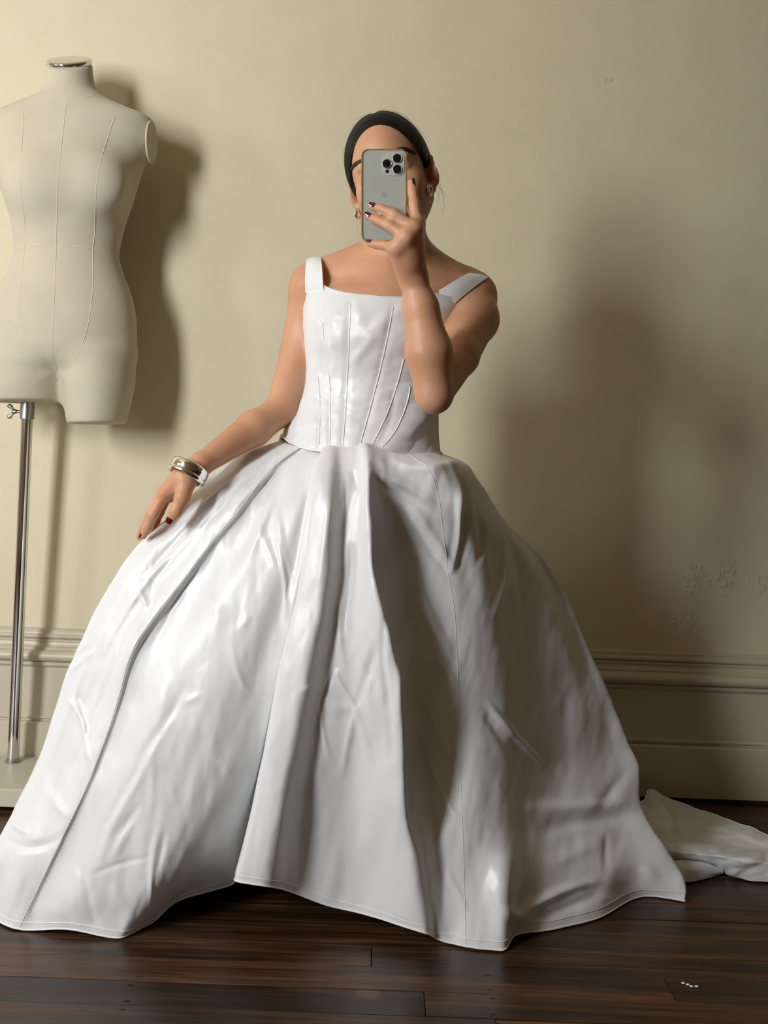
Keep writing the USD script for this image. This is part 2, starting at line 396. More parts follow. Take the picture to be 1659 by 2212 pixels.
# ------------------------------------------------------------------ the room
X0, X1, Y0, Y1, Z1 = (ROOM[k] for k in ('x0', 'x1', 'y0', 'y1', 'z1'))
wb = obj('wall_back', box((X0, Y1, 0), (X1, Y1 + .12, Z1)), M['wall']); tag(wb, kind='structure')
wr = obj('wall_right', box((X1, Y0, 0), (X1 + .12, Y1 + .12, Z1)), M['room']); tag(wr, kind='structure')
ce = obj('ceiling', box((X0, Y0, Z1), (X1, Y1, Z1 + .1)), M['ceil']); tag(ce, kind='structure')
def holed(axis, at, lo, hi, c, w, z, h, t):
    """a wall along 'axis' with one window opening"""
    out = []
    for a0, a1, z0, z1 in ((lo, c - w / 2, 0, Z1), (c + w / 2, hi, 0, Z1), (c - w / 2, c + w / 2, 0, z - h / 2), (c - w / 2, c + w / 2, z + h / 2, Z1)):
        out.append(box((a0, at - t, z0), (a1, at, z1)) if axis == 'x' else box((at - t, a0, z0), (at, a1, z1)))
    return cat(out)
wf = obj('wall_front', holed('x', Y0, X0, X1, WIN1[0], WIN1[3], WIN1[2], WIN1[4], .12), M['room']); tag(wf, kind='structure')
wl = obj('wall_left', holed('y', X0, Y0 - .12, Y1 + .12, WIN2[1], WIN2[3], WIN2[2], WIN2[4], .12), M['room']); tag(wl, kind='structure')
def window(n, axis, at, c, w, z, h):
    t = thing(f'window_{n}', kind='structure')
    def b(a0, a1, z0, z1, d0, d1): return box((a0, at + d0, z0), (a1, at + d1, z1)) if axis == 'x' else box((at + d0, a0, z0), (at + d1, a1, z1))
    s = .06
    obj('frame', cat([b(c - w / 2 - s, c - w / 2, z - h / 2 - s, z + h / 2 + s, 0, .04), b(c + w / 2, c + w / 2 + s, z - h / 2 - s, z + h / 2 + s, 0, .04),
                      b(c - w / 2, c + w / 2, z + h / 2, z + h / 2 + s, 0, .04)]), M['trim'], t)
    obj('meeting_rail', b(c - w / 2, c + w / 2, z - .02, z + .02, -.04, 0), M['trim'], t)
    obj('sill', b(c - w / 2 - s, c + w / 2 + s, z - h / 2 - s, z - h / 2, 0, .07), M['trim'], t)
window(1, 'x', Y0, WIN1[0], WIN1[3], WIN1[2], WIN1[4])
window(2, 'y', X0, WIN2[1], WIN2[3], WIN2[2], WIN2[4])

# floorboards, running left to right
fl = thing('floor', kind='structure')
obj('subfloor', box((X0, Y0, -.06), (X1, Y1, -.024)), M['gap'], fl)
obj('far_boards', box((X0, Y0, -.024), (X1, 1.215, 0)), M['wood'], fl)
r1 = random.Random(3)
y, row = 1.215, 0
while y < Y1 - .02:
    w = .0705
    x = -2.9 + r1.uniform(-1.4, .4)
    while x < 2.4:
        L = r1.uniform(2.2, 3.6)
        dz = r1.uniform(-.0006, .0006)
        obj('plank', bevel_box((x + .0004, y + .0006, -.022), (x + L - .0004, min(y + w, Y1) - .0006, dz), .0008), M['wood'], fl, smooth=False)
        x += L
    y += w; row += 1
# nail heads, two to a board, on the joists
yy = 1.215
nails = []
while yy < 1.62:
    for k, jx in enumerate((-.352, .196)):
        for e in (.012, .058):
            c = np.array([jx + r1.uniform(-.004, .004), yy + e, .0004])
            nails.append(bevel_box(c - [.0045, .0012, .0008], c + [.0045, .0012, .0004], .0003))
    yy += .0705
for nm in nails: obj('nail_head', nm, M['gap'], fl, smooth=False)

# skirting: profile (out from the wall, height), extruded along the wall
bb = thing('baseboard_back', kind='structure')
def extrude_x(prof, x0, x1, y):
    pr = np.array(prof, float)
    G = np.stack([np.stack([np.full(len(pr), x), y - pr[:, 0], pr[:, 1]], -1) for x in (x0, x1)], 0)
    m = grid_mesh(G, flip=True)
    caps = []
    return m
def torus_pts(o, z0, z1, r, n=8):
    a = np.linspace(-np.pi / 2, np.pi / 2, n)
    return [(o + r * math.cos(t), (z0 + z1) / 2 + (z1 - z0) / 2 * math.sin(t)) for t in a]
obj('lower_board', extrude_x([(.034, .012), (.034, .135), (.030, .139), (0, .139)], X0, X1, Y1), M['trim'], bb, smooth=30)
obj('upper_board', extrude_x([(.0, .139), (.0215, .139), (.0215, .144), (.026, .1465), (.026, .150), (.0225, .153), (.0225, .272), (.026, .276), (.0, .276)], X0, X1, Y1), M['trim'], bb, smooth=30)
cap = [(.0, .276), (.026, .276), (.029, .279), (.029, .286)] + torus_pts(.026, .288, .316, .017, 9) + [(.024, .317), (.024, .322)] + \
      [(.024 - .010 * math.sin(t), .322 + .012 * (1 - math.cos(t))) for t in np.linspace(0, np.pi / 2, 6)] + [(.016, .336), (.016, .340)] + torus_pts(.010, .342, .354, .006, 6) + [(.009, .356), (.009, .362), (.004, .366), (0, .367)]
obj('moulding', extrude_x(cap, X0, X1, Y1), M['trim'], bb, smooth=30)
obj('shadow_gap', extrude_x([(.030, .0), (.030, .012)], X0, X1, Y1), M['gap'], bb)

# ------------------------------------------------------------------ dress form
MD = 2.40
df = thing('dress_form', 'cream linen dress form torso with chrome neck cap on a metal pole at the left', 'mannequin')
def tab(rows, d):
    """rows (py, left px, right px, half depth[, depth offset]) -> loft arrays in the camera frame, ascending z"""
    rows = sorted(rows, key=lambda r: -r[0])
    z = np.array([-(r[0] - CY) / F * d for r in rows])
    cx = np.array([((r[1] + r[2]) / 2 - CX) / F * d for r in rows]); a = np.array([(r[2] - r[1]) / 2 / F * d for r in rows])
    return z, cx, a, np.array([d + (r[4] if len(r) > 4 else 0) for r in rows]), np.array([r[3] for r in rows])
f = Field((-1.02, MD - .16, .08), (-.50, MD + .14, .99), .004)
f.loft(*tab([(134, 101, 198, .052), (160, 101, 200, .053), (190, 99, 206, .056), (215, 85, 220, .058), (240, 60, 250, .06)], MD), k=.0)
f.loft(*tab([(208, 88, 222, .05), (216, 65, 236, .058), (226, 35, 258, .062), (238, 5, 288, .066), (250, -22, 318, .07), (262, -34, 330, .075), (300, -32, 331, .088), (335, -22, 320, .102), (370, -8, 306, .112),
              (405, 3, 294, .115), (434, 13, 286, .108), (489, 28, 268, .094), (547, 32, 256, .083), (586, 20, 264, .09), (617, 3, 276, .098), (656, -18, 288, .105), (702, -30, 294, .109), (745, -36, 293, .106), (780, -34, 284, .09), (808, -24, 262, .05)], MD), k=.022)
f.ell(C(207, 398, MD - .078), (.062, .040, .055), k=.06)
f.ell(C(78, 398, MD - .078), (.062, .040, .055), k=.06)
# cleft between the legs, then the legs
f.ell(C(136, 860, MD), (.012, .2, .062), k=.03, cut=True)
f.loft(*tab([(915, 147, 270, .078), (870, 142, 281, .086), (820, 138, 290, .095), (770, 136, 290, .092), (730, 160, 272, .05)], MD), k=.03)
f.loft(*tab([(868, -36, 133, .08), (830, -38, 134, .09), (790, -36, 132, .09), (740, -14, 112, .05)], MD), k=.03)
zt = math.radians(31); gx, gy, gz = np.meshgrid(*f.ax, indexing='ij', sparse=True); c_ = C(150, 139, MD)
f.D = np.where(gz > c_[2] - .08, np.maximum(f.D, (gz - c_[2]) * math.cos(zt) - (gy - c_[1]) * math.sin(zt)), f.D).astype(np.float32)
body = f.mesh(1); body.vertices = cam2world(body.vertices)
form = obj('torso', body, M['linen'], df, smooth=50)
for poly in ([(144, 217), (134, 300), (124, 400), (121, 530), (117, 640), (113, 740), (122, 800)],
             [(50, 238), (48, 300), (42, 380), (47, 430), (54, 500), (52, 540), (46, 600), (40, 660), (52, 720), (80, 775), (92, 795)],
             [(256, 228), (235, 290), (215, 360), (207, 410), (205, 500), (201, 540), (200, 620), (194, 680), (182, 730), (160, 780)],
             [(33, 530), (80, 529), (121, 530), (170, 533), (205, 537), (254, 548)],
             [(103, 205), (120, 210), (146, 214), (175, 212), (206, 205)],
             ):
    s = seam_on(body, poly, .0014, 90, -.0005)
    if s is not None: obj('seam', s, M['linen_seam'], df)
# arm plate at the shoulder
m = trimesh.creation.cylinder(.5, 1.0, sections=40); m.apply_scale([.10, .098, .004])
u = np.array([.99, -.03, -.05]); u /= np.linalg.norm(u); v = np.cross([0, 0, 1.0], u); v /= np.linalg.norm(v)
Mx = np.stack([v, np.cross(u, v), u], 1)
m = xf(m, Mx, C(327, 308, MD + .0)); m.vertices = cam2world(m.vertices)
obj('arm_plate', m, M['linen'], df, label='flat linen disc closing the armhole')
# neck cap
capm = lathe([(0, -.004), (.0505, -.004), (.0525, -.002), (.0535, .002), (.0530, .006), (.0500, .0088), (.044, .0098), (0, .0115)], 64)
t = math.radians(31)
capm = xf(capm, np.array([[1, 0, 0], [0, math.cos(t), -math.sin(t)], [0, math.sin(t), math.cos(t)]]), C(149.5, 137, MD))
capm.vertices = cam2world(capm.vertices)
obj('neck_cap', capm, M['chrome'], df, smooth=40, label='shiny chrome disc on the neck')
# pole, collar, wing screw, base
pt, pb = P(60, 862, 2.43), P(28, 1646, 2.464)
pb[2] = .055
ax = (pt - pb) / np.linalg.norm(pt - pb)
obj('pole', tube(np.array([pb + ax * (np.linalg.norm(pt - pb) * k) for k in np.linspace(0, 1, 12)]), .0138, 28), M['chrome'], df, smooth=40)
obj('collar', tube(np.array([pt - ax * .048, pt - ax * .046, pt - ax * .002, pt + ax * .002]), [.0160, .0165, .0165, .0165], 28), M['dull_chrome'], df, smooth=40)
q = pt - ax * .03
obj('screw', tube(np.array([q - AX_R * .014, q - AX_R * .036]), .0035, 12), M['dull_chrome'], df)
wing = Field((-.03, -.012, -.03), (.02, .012, .03), .0012)
wing.cone((0, 0, 0), (-.006, 0, 0), .005, .005, .002)
for sgn in (1, -1):
    wing.cone((-.003, 0, 0), (-.013, 0, sgn * .010), .0035, .003, .003); wing.ell((-.016, 0, sgn * .0125), (.007, .0028, .0055), .003)
wm = wing.mesh(1); wm.vertices = q - AX_R * .026 + wm.vertices
obj('wing_nut', wm, M['dull_chrome'], df)
fm = lathe([(.0, 0), (.0195, 0), (.020, .0015), (.019, .003), (.0155, .004), (.0150, .010), (.0, .010)], 32); fm.apply_translation(pb)
obj('flange', fm, M['dull_chrome'], df)
obj('base_plate', bevel_box((pb[0] - .17, 2.263, .014), (pb[0] + .175, 2.508, .055), .002), M['base_paint'], df, smooth=False, label='off white painted rectangular base board')
for sx in (-.14, .14):
    for yy in (2.29, 2.48):
        fo = trimesh.creation.cylinder(.012, .014, sections=20); fo.apply_translation([pb[0] + sx, yy, .007]); obj('foot', fo, M['gap'], df)

# ------------------------------------------------------------------ the person
TD = 1.92                                        # depth of the torso's middle
pn = thing('person', 'dark haired person in a white satin ball gown seated taking a mirror photo', 'person')
f = Field((-.455, 1.52, -.15), (.28, 2.05, .665), .0026)
# torso
TOR = [(592, 712, 985, .062, .0), (612, 680, 1008, .076, .0), (640, 665, 1004, .086, 0), (665, 662, 1000, .093, -.004), (700, 662, 984, .102, -.008), (740, 665, 970, .100, -.008), (790, 668, 954, .090, -.002), (835, 664, 943, .082, 0),
       (880, 649, 941, .086, 0), (930, 622, 940, .095, 0), (975, 606, 943, .104, 0), (998, 602, 948, .106, 0)]
f.loft(*tab([(606, 740, 980, .035, .0), (618, 700, 1004, .058, .0)] + TOR[2:], TD), k=.0)
k = .03
SHL, SHR = C(676, 622, 1.955), C(1020, 640, 1.945)
# shoulder girdle, trapezius and neck
f.cone(C(850, 594, 1.925), SHL, .054, .042, .05)
f.cone(C(850, 596, 1.925), SHR, .054, .042, .05)
f.ell(C(842, 634, 1.925), (.095, .07, .05), .05)
f.cone(C(862, 545, 1.93), C(700, 600, 1.95), .045, .03, .035)
f.cone(C(862, 548, 1.93), C(990, 620, 1.95), .045, .03, .035)
f.cone(C(860, 600, 1.93), C(861, 490, 1.89), .053, .0495, .02)
f.cone(C(836, 598, 1.872), C(730, 598, 1.908), .006, .006, .03)      # collar bones
f.cone(C(870, 601, 1.872), C(985, 618, 1.902), .006, .006, .03)
# left arm of the picture, resting on the lap
ELL, WRL = C(607, 886, 1.90), C(432, 1004, 1.765)
f.cone(SHL, C(648, 765, 1.95), .042, .037, .02)
f.cone(C(648, 765, 1.95), ELL, .037, .0285, .012)
f.cone(ELL, C(548, 926, 1.855), .0285, .0315, .012)
f.cone(C(548, 926, 1.855), WRL, .0315, .0195, .012)
# its hand
HL = lambda x, y, d: C(x, y, d)
f.cone(WRL, HL(398, 1030, 1.750), .0195, .020, .01)
f.cone(HL(398, 1030, 1.750), HL(358, 1064, 1.758), .020, .0135, .012)
f.cone(HL(402, 1028, 1.757), HL(352, 1068, 1.775), .017, .012, .012)
f.cone(HL(398, 1038, 1.765), HL(366, 1072, 1.80), .016, .012, .012)
f.chain([HL(353, 1070, 1.760), HL(331, 1112, 1.757), HL(319, 1140, 1.768), HL(309, 1158, 1.777)], [.0115, .0092, .008, .0066], .005)
f.chain([HL(349, 1068, 1.778), HL(326, 1108, 1.782), HL(311, 1138, 1.793), HL(301, 1160, 1.803)], [.0108, .0088, .008, .0066], .004)
f.chain([HL(350, 1070, 1.796), HL(330, 1108, 1.806), HL(318, 1136, 1.817), HL(309, 1156, 1.826)], [.0105, .0086, .0078, .0064], .004)
f.chain([HL(360, 1074, 1.810), HL(346, 1106, 1.824), HL(338, 1126, 1.832), HL(332, 1142, 1.838)], [.0095, .0078, .007, .006], .004)
f.chain([HL(404, 1040, 1.742), HL(394, 1074, 1.733), HL(380, 1104, 1.733), HL(368, 1123, 1.738)], [.0165, .0125, .0103, .0088], .008)
# right arm of the picture, raised with the phone
ELR, WRR = C(937, 853, 1.68), C(893, 602, 1.665)
f.cone(SHR, C(1024, 690, 1.90), .044, .043, .02)
f.cone(C(1024, 690, 1.90), C(987, 768, 1.80), .043, .038, .02)
f.cone(C(987, 768, 1.80), ELR, .038, .0295, .012)
f.cone(ELR, C(926, 760, 1.675), .0295, .0375, .012)
f.cone(C(926, 760, 1.675), C(909, 665, 1.67), .0375, .028, .012)
f.cone(C(909, 665, 1.67), WRR, .028, .0205, .012)
# its hand, round the phone
HR = lambda x, y, d: C(x, y, d)
mcp = [HR(901, 484, 1.632), HR(894, 494, 1.615), HR(878, 512, 1.608), HR(856, 536, 1.618)]
for c, r in zip(mcp, (.012, .0125, .012, .0115)):
    f.cone(WRR, c, .0185, r, .012)
for a_, b_ in zip(mcp[:-1], mcp[1:]): f.cone(a_, b_, .0105, .0105, .010)
f.cone(HR(885, 560, 1.64), HR(885, 520, 1.625), .019, .014, .012)
f.cone(HR(874, 585, 1.652), HR(858, 540, 1.63), .014, .0125, .012)
f.chain([mcp[0], HR(895, 441, 1.637), HR(891, 413, 1.642), HR(888, 394, 1.645)], [.0105, .0086, .0076, .0064], .005)
f.chain([mcp[1], HR(852, 464, 1.616), HR(824, 451, 1.627), HR(803, 446, 1.632)], [.0115, .0088, .0076, .0064], .004)
f.chain([mcp[2], HR(841, 487, 1.614), HR(814, 475, 1.626), HR(794, 467, 1.632)], [.0112, .0084, .0074, .0062], .004)
f.chain([mcp[3], HR(828, 530, 1.630), HR(812, 528, 1.637), HR(798, 526, 1.643)], [.0105, .0078, .007, .0058], .004)
f.chain([HR(888, 575, 1.668), HR(886, 525, 1.682), HR(876, 485, 1.684), HR(866, 452, 1.674)], [.0165, .0125, .0105, .009], .008)
# head: local frame (x to the picture's right, y towards the camera, z up), tilted
HC = C(844, 386, 1.855)
ti = math.radians(14)
HX = np.array([math.cos(ti), 0, math.sin(ti)]); HZ = np.array([-math.sin(ti), 0, math.cos(ti)]); HY = np.array([0, -1.0, 0])
ya = math.radians(10); HX, HY = HX * math.cos(ya) + HY * math.sin(ya), HY * math.cos(ya) - HX * math.sin(ya)
RH = np.stack([HX, HY, HZ])
Lh = lambda x, y, z: HC + x * HX + y * HY + z * HZ
f.ell(Lh(0, -.008, .028), (.0685, .092, .087), .01, RH)
f.ell(Lh(-.001, .02, -.040), (.056, .068, .076), .028, RH)
f.cone(Lh(-.012, .062, -.100), Lh(.012, .062, -.100), .020, .020, .03)
f.cone(Lh(-.050, .0, -.050), Lh(-.015, .058, -.098), .016, .018, .03)
f.cone(Lh(.050, .0, -.050), Lh(.015, .058, -.098), .016, .018, .03)
for s in (-1, 1):
    f.ell(Lh(s * .038, .055, -.030), (.020, .018, .02), .025, RH)
    f.cone(Lh(s * .012, .086, .012), Lh(s * .042, .073, .012), .008, .007, .012)
    f.ell(Lh(s * .032, .088, -.006), (.017, .012, .011), .010, RH, cut=True)
    f.ell(Lh(s * .032, .069, -.006), (.015, .0125, .0112), .004, RH)
f.cone(Lh(0, .086, .010), Lh(0, .103, -.032), .007, .011, .012)
for s in (-1, 1): f.ell(Lh(s * .012, .095, -.034), (.008, .009, .007), .008, RH)
f.ell(Lh(0, .086, -.062), (.022, .010, .006), .006, RH); f.ell(Lh(0, .085, -.072), (.019, .010, .006), .005, RH)
for s in (-1, 1):
    ea = Lh(s * (.0760 if s > 0 else .0715), -.012, -.004)
    er = np.stack([HX * .82 + HY * (-s * .57), HY * .82 + HX * (s * .57), HZ])
    f.ell(ea, (.0075, .019, .031), .006, er)
    f.ell(ea + HX * s * .007 + HY * .003 + HZ * .004, (.006, .010, .016), .005, er, cut=True)
    f.ell(Lh(s * .069, -.006, -.036), (.0065, .009, .010), .005, er)
bm = f.mesh(2)
bm.vertices = cam2world(bm.vertices)
# legs under the gown, joined to the same body
def sph(c, r):
    s = m3.Manifold.sphere(r, 20); return s.translate([float(x) for x in c])
def leg(pts, rs):
    out = []
    for a, b, ra, rb in zip(pts[:-1], pts[1:], rs[:-1], rs[1:]): out.append(m3.Manifold.batch_hull([sph(a, ra), sph(b, rb)]))
    return out
try:
    bmm = m3.Manifold(m3.Mesh(np.asarray(bm.vertices, np.float32), np.asarray(bm.faces, np.uint32)))
    hips = P(774, 1010, TD)
    parts = [bmm, m3.Manifold.batch_hull([sph(hips + [-.07, 0, -.01], .09), sph(hips + [.07, 0, -.01], .09), sph(hips + [0, .0, -.10], .10)])]
    for kx, fx, s in ((-.26, -.20, -1), (.13, .13, 1)):
        parts += leg([hips + [s * .075, 0, -.10], [kx, 1.955, .60], [fx, 2.08, .12], [fx, 2.08, .055], [fx + s * .02, 2.0, .03]], [.085, .055, .038, .036, .026])
    allm = m3.Manifold.batch_boolean(parts, m3.OpType.Add)
    mm = allm.to_mesh(); bm2 = trimesh.Trimesh(mm.vert_properties[:, :3], mm.tri_verts, process=False)
    assert len(bm2.faces) > 1000
except Exception as e:
    print('legs not joined:', e); bm2 = bm
obj('body', bm2, M['skin'], pn, smooth=True)

# nails
def nail(c, axis, normal, L, w, t=.0012):
    axis = np.array(axis, float); axis /= np.linalg.norm(axis)
    normal = np.array(normal, float); normal -= axis * (normal @ axis); normal /= np.linalg.norm(normal)
    side = np.cross(axis, normal)
    a = np.linspace(-1, 1, 9); b = np.linspace(-1, 1, 9)
    G = np.zeros((9, 9, 3))
    for i, bb_ in enumerate(b):
        for j, aa in enumerate(a):
            ww = w * (1 - .18 * abs(bb_) ** 4)
            G[i, j] = c + axis * bb_ * L + side * aa * ww - normal * (aa ** 2) * w * .42
    G = cam2world(G)
    return slab(G, t)
def fnail(tip, dip, r, nrm=(0, -1, 0), L=.0050, w=.0042, back=.0012, lift=1.04):
    ax_ = tip - dip; ax_ /= np.linalg.norm(ax_)
    n = np.array(nrm, float); n -= ax_ * (n @ ax_); n /= np.linalg.norm(n)
    obj('fingernail', nail(tip - ax_ * back + n * r * lift, ax_, n, L, w), M['nail'], pn, smooth=60)
fnail(HR(803, 446, 1.632), HR(824, 451, 1.627), .0068, (.1, -1, .3))
fnail(HR(794, 467, 1.632), HR(814, 475, 1.626), .0066, (.1, -1, .3))
fnail(HR(798, 526, 1.643), HR(812, 528, 1.637), .0062, (0, -.6, .6), .0045, .0044)
fnail(HR(888, 394, 1.645), HR(891, 413, 1.642), .0066, (.8, -.55, 0), .0052, .0040)
fnail(HL(368, 1123, 1.738), HL(380, 1104, 1.733), .0088, (-.15, -1, -.1), .0054, .0054, .001, 1.04)
fnail(HL(309, 1158, 1.777), HL(319, 1140, 1.768), .0066, (-.9, -.25, 0), .0045, .0044)

# face details
for s in (-1, 1):
    e = trimesh.creation.icosphere(3, .0118); e.apply_translation(cam2world(Lh(s * .032, .0680, -.008))); obj('eye', e, M['eye'], pn)
    e = trimesh.creation.icosphere(2, .0056); e.apply_translation(cam2world(Lh(s * .032, .0748, -.008))); obj('iris', e, M['iris'], pn)
    bp = [Lh(s * .016, .097, .010), Lh(s * .032, .094, .018), Lh(s * .046, .083, .019), Lh(s * .058, .069, .011)]
    p, nr = ray_hit(bm, PX(cam2world(np.array(bp))))
    if len(p) >= 3: obj('eyebrow', tube(arc(p + nr * .0004, 16), np.linspace(.0046, .0032, 16), 8), M['brow'], pn)
lp = [Lh(-.022, .088, -.067), Lh(-.010, .097, -.064), Lh(0, .098, -.065), Lh(.010, .097, -.064), Lh(.022, .088, -.067)]
obj('lips', tube(arc(cam2world(np.array(lp)), 20), .0046 * np.sin(np.linspace(.35, np.pi - .35, 20)), 8), M['lip'], pn)

# hair, smoothed back from a middle parting into a low bun
g = Field((-.13, -.20, -.16), (.13, .13, .16), .0026)
g.ell((0, -.016, .026), (.0785, .1005, .0985), .0)
g.ell((0, -.05, -.02), (.058, .06, .062), .03)
g.ell((-.03, -.12, -.035), (.042, .036, .036), .02)
# the face is cut free along the hairline; below the temples the hair runs back behind the ears
X, Y, Z = np.meshgrid(*g.ax, indexing='ij', sparse=True)
face = (np.sqrt((X / .0705) ** 2 + ((Z + .03) / .102) ** 2) - 1) * .07
face = np.maximum(face, -(Y - .016))
low = np.maximum(Z + np.where(X > 0, .000, .024) + .35 * Y, -(Y + np.where(X > 0, .034, .030)))
cutd = -np.minimum(face, low)
hp = np.clip(.5 - .5 * (g.D - cutd) / .010, 0, 1); g.D = (g.D + (cutd - g.D) * hp + .010 * hp * (1 - hp)).astype(np.float32)
g.cone((0.0, .10, .09), (.0, -.02, .13), .0035, .003, .0) if False else None
gr = np.sqrt(X ** 2 + (np.sqrt(Y ** 2 + Z ** 2) - .1235) ** 2) - .0045
gr = np.where(Y > -.02, gr, .05)
hp = np.clip(.5 - .5 * (g.D + gr) / .006, 0, 1); g.D = (g.D + (-gr - g.D) * hp + .006 * hp * (1 - hp)).astype(np.float32)
hm = g.mesh(1)
hv = np.asarray(hm.vertices)
# combed strands: shallow furrows running down from the parting
fur = meshkit.noise(np.stack([hv[:, 0] * 10, hv[:, 1] * 190 + 9, np.zeros(len(hv))], -1), 5) - .5
hm.vertices = hv + hm.vertex_normals * (fur * .0028)[:, None]
hm.vertices = cam2world(HC + hm.vertices[:, :1] * HX + hm.vertices[:, 1:2] * HY + hm.vertices[:, 2:] * HZ)
hair = obj('hair', hm, M['hair'], pn, smooth=60)
# loose wisps at the nape and temples
pts, cnt, wid = [], [], []
hr = random.Random(11)
for s, n in ((1, 12), (-1, 8)):
    for i in range(n):
        a = np.array([s * .074, -.02 + hr.uniform(-.02, .01), hr.uniform(-.03, .02)])
        b = a + [s * hr.uniform(.0, .010), -.005, -.02]
        c = b + [s * hr.uniform(-.012, .012), hr.uniform(-.01, .01), -hr.uniform(.015, .05)]
        q = arc([a, (a + b) / 2 + [s * .003, 0, 0], b, c], 8)
        pts += list(cam2world(HC + q[:, :1] * HX + q[:, 1:2] * HY + q[:, 2:] * HZ)); cnt.append(8); wid += [.00022] * 8
for i in range(40):
    th = hr.uniform(-1.2, 1.2); y0 = hr.uniform(-.05, .05)
    r0 = math.sqrt(max(0, 1 - ((y0 + .016) / .1005) ** 2))
    q = np.array([[.0785 * r0 * math.sin(th + k) * 1.012, y0 - .01 * k, .026 + .0985 * r0 * math.cos(th + k) * 1.012 + .002 * math.sin(k * 8)] for k in np.linspace(0, .5 * (1 if th > 0 else -1), 8)])
    q += np.linspace(0, hr.uniform(0, .006), 8)[:, None] * np.array([math.sin(th), 0, math.cos(th)])
    pts += list(cam2world(HC + q[:, :1] * HX + q[:, 1:2] * HY + q[:, 2:] * HZ)); cnt.append(8); wid += [.00022] * 8
bc = UsdGeom.BasisCurves.Define(stage, '/World/person/loose_strands')
bc.CreateTypeAttr('linear'); bc.CreatePointsAttr([Gf.Vec3f(*map(float, p)) for p in pts]); bc.CreateCurveVertexCountsAttr(cnt); bc.CreateWidthsAttr(wid); bc.SetWidthsInterpolation('vertex')
UsdShade.MaterialBindingAPI.Apply(bc.GetPrim()).Bind(M['hair']); bc.GetPrim().SetCustomDataByKey('kind', 'stuff')

# earrings
for s, px, py in ((-1, 773.5, 462), (1, 928.5, 411)):
    d = 1.815
    q = P(px, py, d)
    a = np.linspace(0, 2 * np.pi, 25)[:-1]
    ring = np.stack([q + AX_R * (.0042 * math.cos(t)) * (1 if s > 0 else .9) + AX_U * (.0078 * math.sin(t)) + AX_F * (.0045 * math.cos(t)) for t in a])
    obj('earring', tube(ring, .0026 + .0008 * np.sin(a - 1.57), 10, closed=True), M['silver'], pn, label='small chunky silver hoop earring')

# bangle: two rounded silver bands
bc_ = cam2world(HL(407, 1019, 1.752))
axn = cam2world(HL(432, 1004, 1.765)) - cam2world(HL(380, 1042, 1.75)); axn /= np.linalg.norm(axn)
e1 = np.cross(axn, [0, 1.0, 0]); e1 /= np.linalg.norm(e1); e2 = np.cross(axn, e1)
def band(c, R, hw, th, n=72):
    prof = [(R + th * math.cos(t), hw * math.sin(t)) for t in np.linspace(0, 2 * np.pi, 21)]
    m = lathe(prof, n); return xf(m, np.stack([e1, e2, axn], 1), c)
# turned so that its ring is seen from the hand's side
def tilt(v, ang, about):
    about = about / np.linalg.norm(about)
    return v * math.cos(ang) + np.cross(about, v) * math.sin(ang) + about * (about @ v) * (1 - math.cos(ang))
axn = AX_R * .43 + AX_U * .90 + AX_F * .30; axn /= np.linalg.norm(axn)
e1 = np.cross(axn, [0, 1.0, 0]); e1 /= np.linalg.norm(e1); e2 = np.cross(axn, e1)
obj('bangle', band(bc_ + axn * .004, .0300, .0095, .0042), M['silver'], pn, smooth=60, label='polished silver bangle round the wrist')
obj('bangle', band(bc_ - axn * .0075, .0306, .0048, .0040), M['silver'], pn, smooth=60, label='narrower silver bangle below it')

# bodice: boned corset top
def tab_ring(y):
    ys = np.array([r[0] for r in TOR], float)
    g_ = lambda k, dflt=0: PchipInterpolator(ys, [r[k] if len(r) > k else dflt for r in TOR])(y)
    return g_(1), g_(2), g_(3), g_(4)
NB, NR = 200, 70
th = np.linspace(0, 2 * np.pi, NB, endpoint=False)          # 0 = picture right, going round by the front
neck = PchipInterpolator([640, 662, 690, 700, 708, 730, 760, 800, 830, 870, 905, 935, 960, 985, 1005],
                         [650, 622, 612, 618, 628, 641, 651, 657, 660.5, 661, 658, 650, 654, 662, 668])
bot = PchipInterpolator([590, 612, 640, 690, 745, 800, 860, 900, 945, 960], [938, 943, 958, 973, 978, 982, 984, 984, 979, 978])
B = np.zeros((NR, NB, 3))
OFF = .006
for j, t in enumerate(th):
    # find the top: iterate because the column's x depends on the height
    yt = 650.0
    front = math.sin(t) > 0
    for _ in range(12):
        L, R, b, o = tab_ring(yt); x = (L + R) / 2 + (R - L) / 2 * math.cos(t)
        yt = .5 * yt + .5 * (float(neck(np.clip(x, 640, 1005))) if front else 655.0 - 15 * abs(math.sin(t)))
    L, R, b, o = tab_ring(970.); x = (L + R) / 2 + (R - L) / 2 * math.cos(t)
    yb = float(bot(np.clip(x, 590, 960))) if front else 985.0
    for i, s in enumerate(np.linspace(0, 1, NR)):
        y = yt + (yb - yt) * s
        L, R, b, o = tab_ring(y)
        cx, a = ((L + R) / 2 - CX) / F * TD, (R - L) / 2 / F * TD
        off = OFF + .002 * s ** 6
        q = np.array([cx + (a + off) * math.cos(t), TD + o - (b + off) * math.sin(t), -(y - CY) / F * TD])
        B[i, j] = q
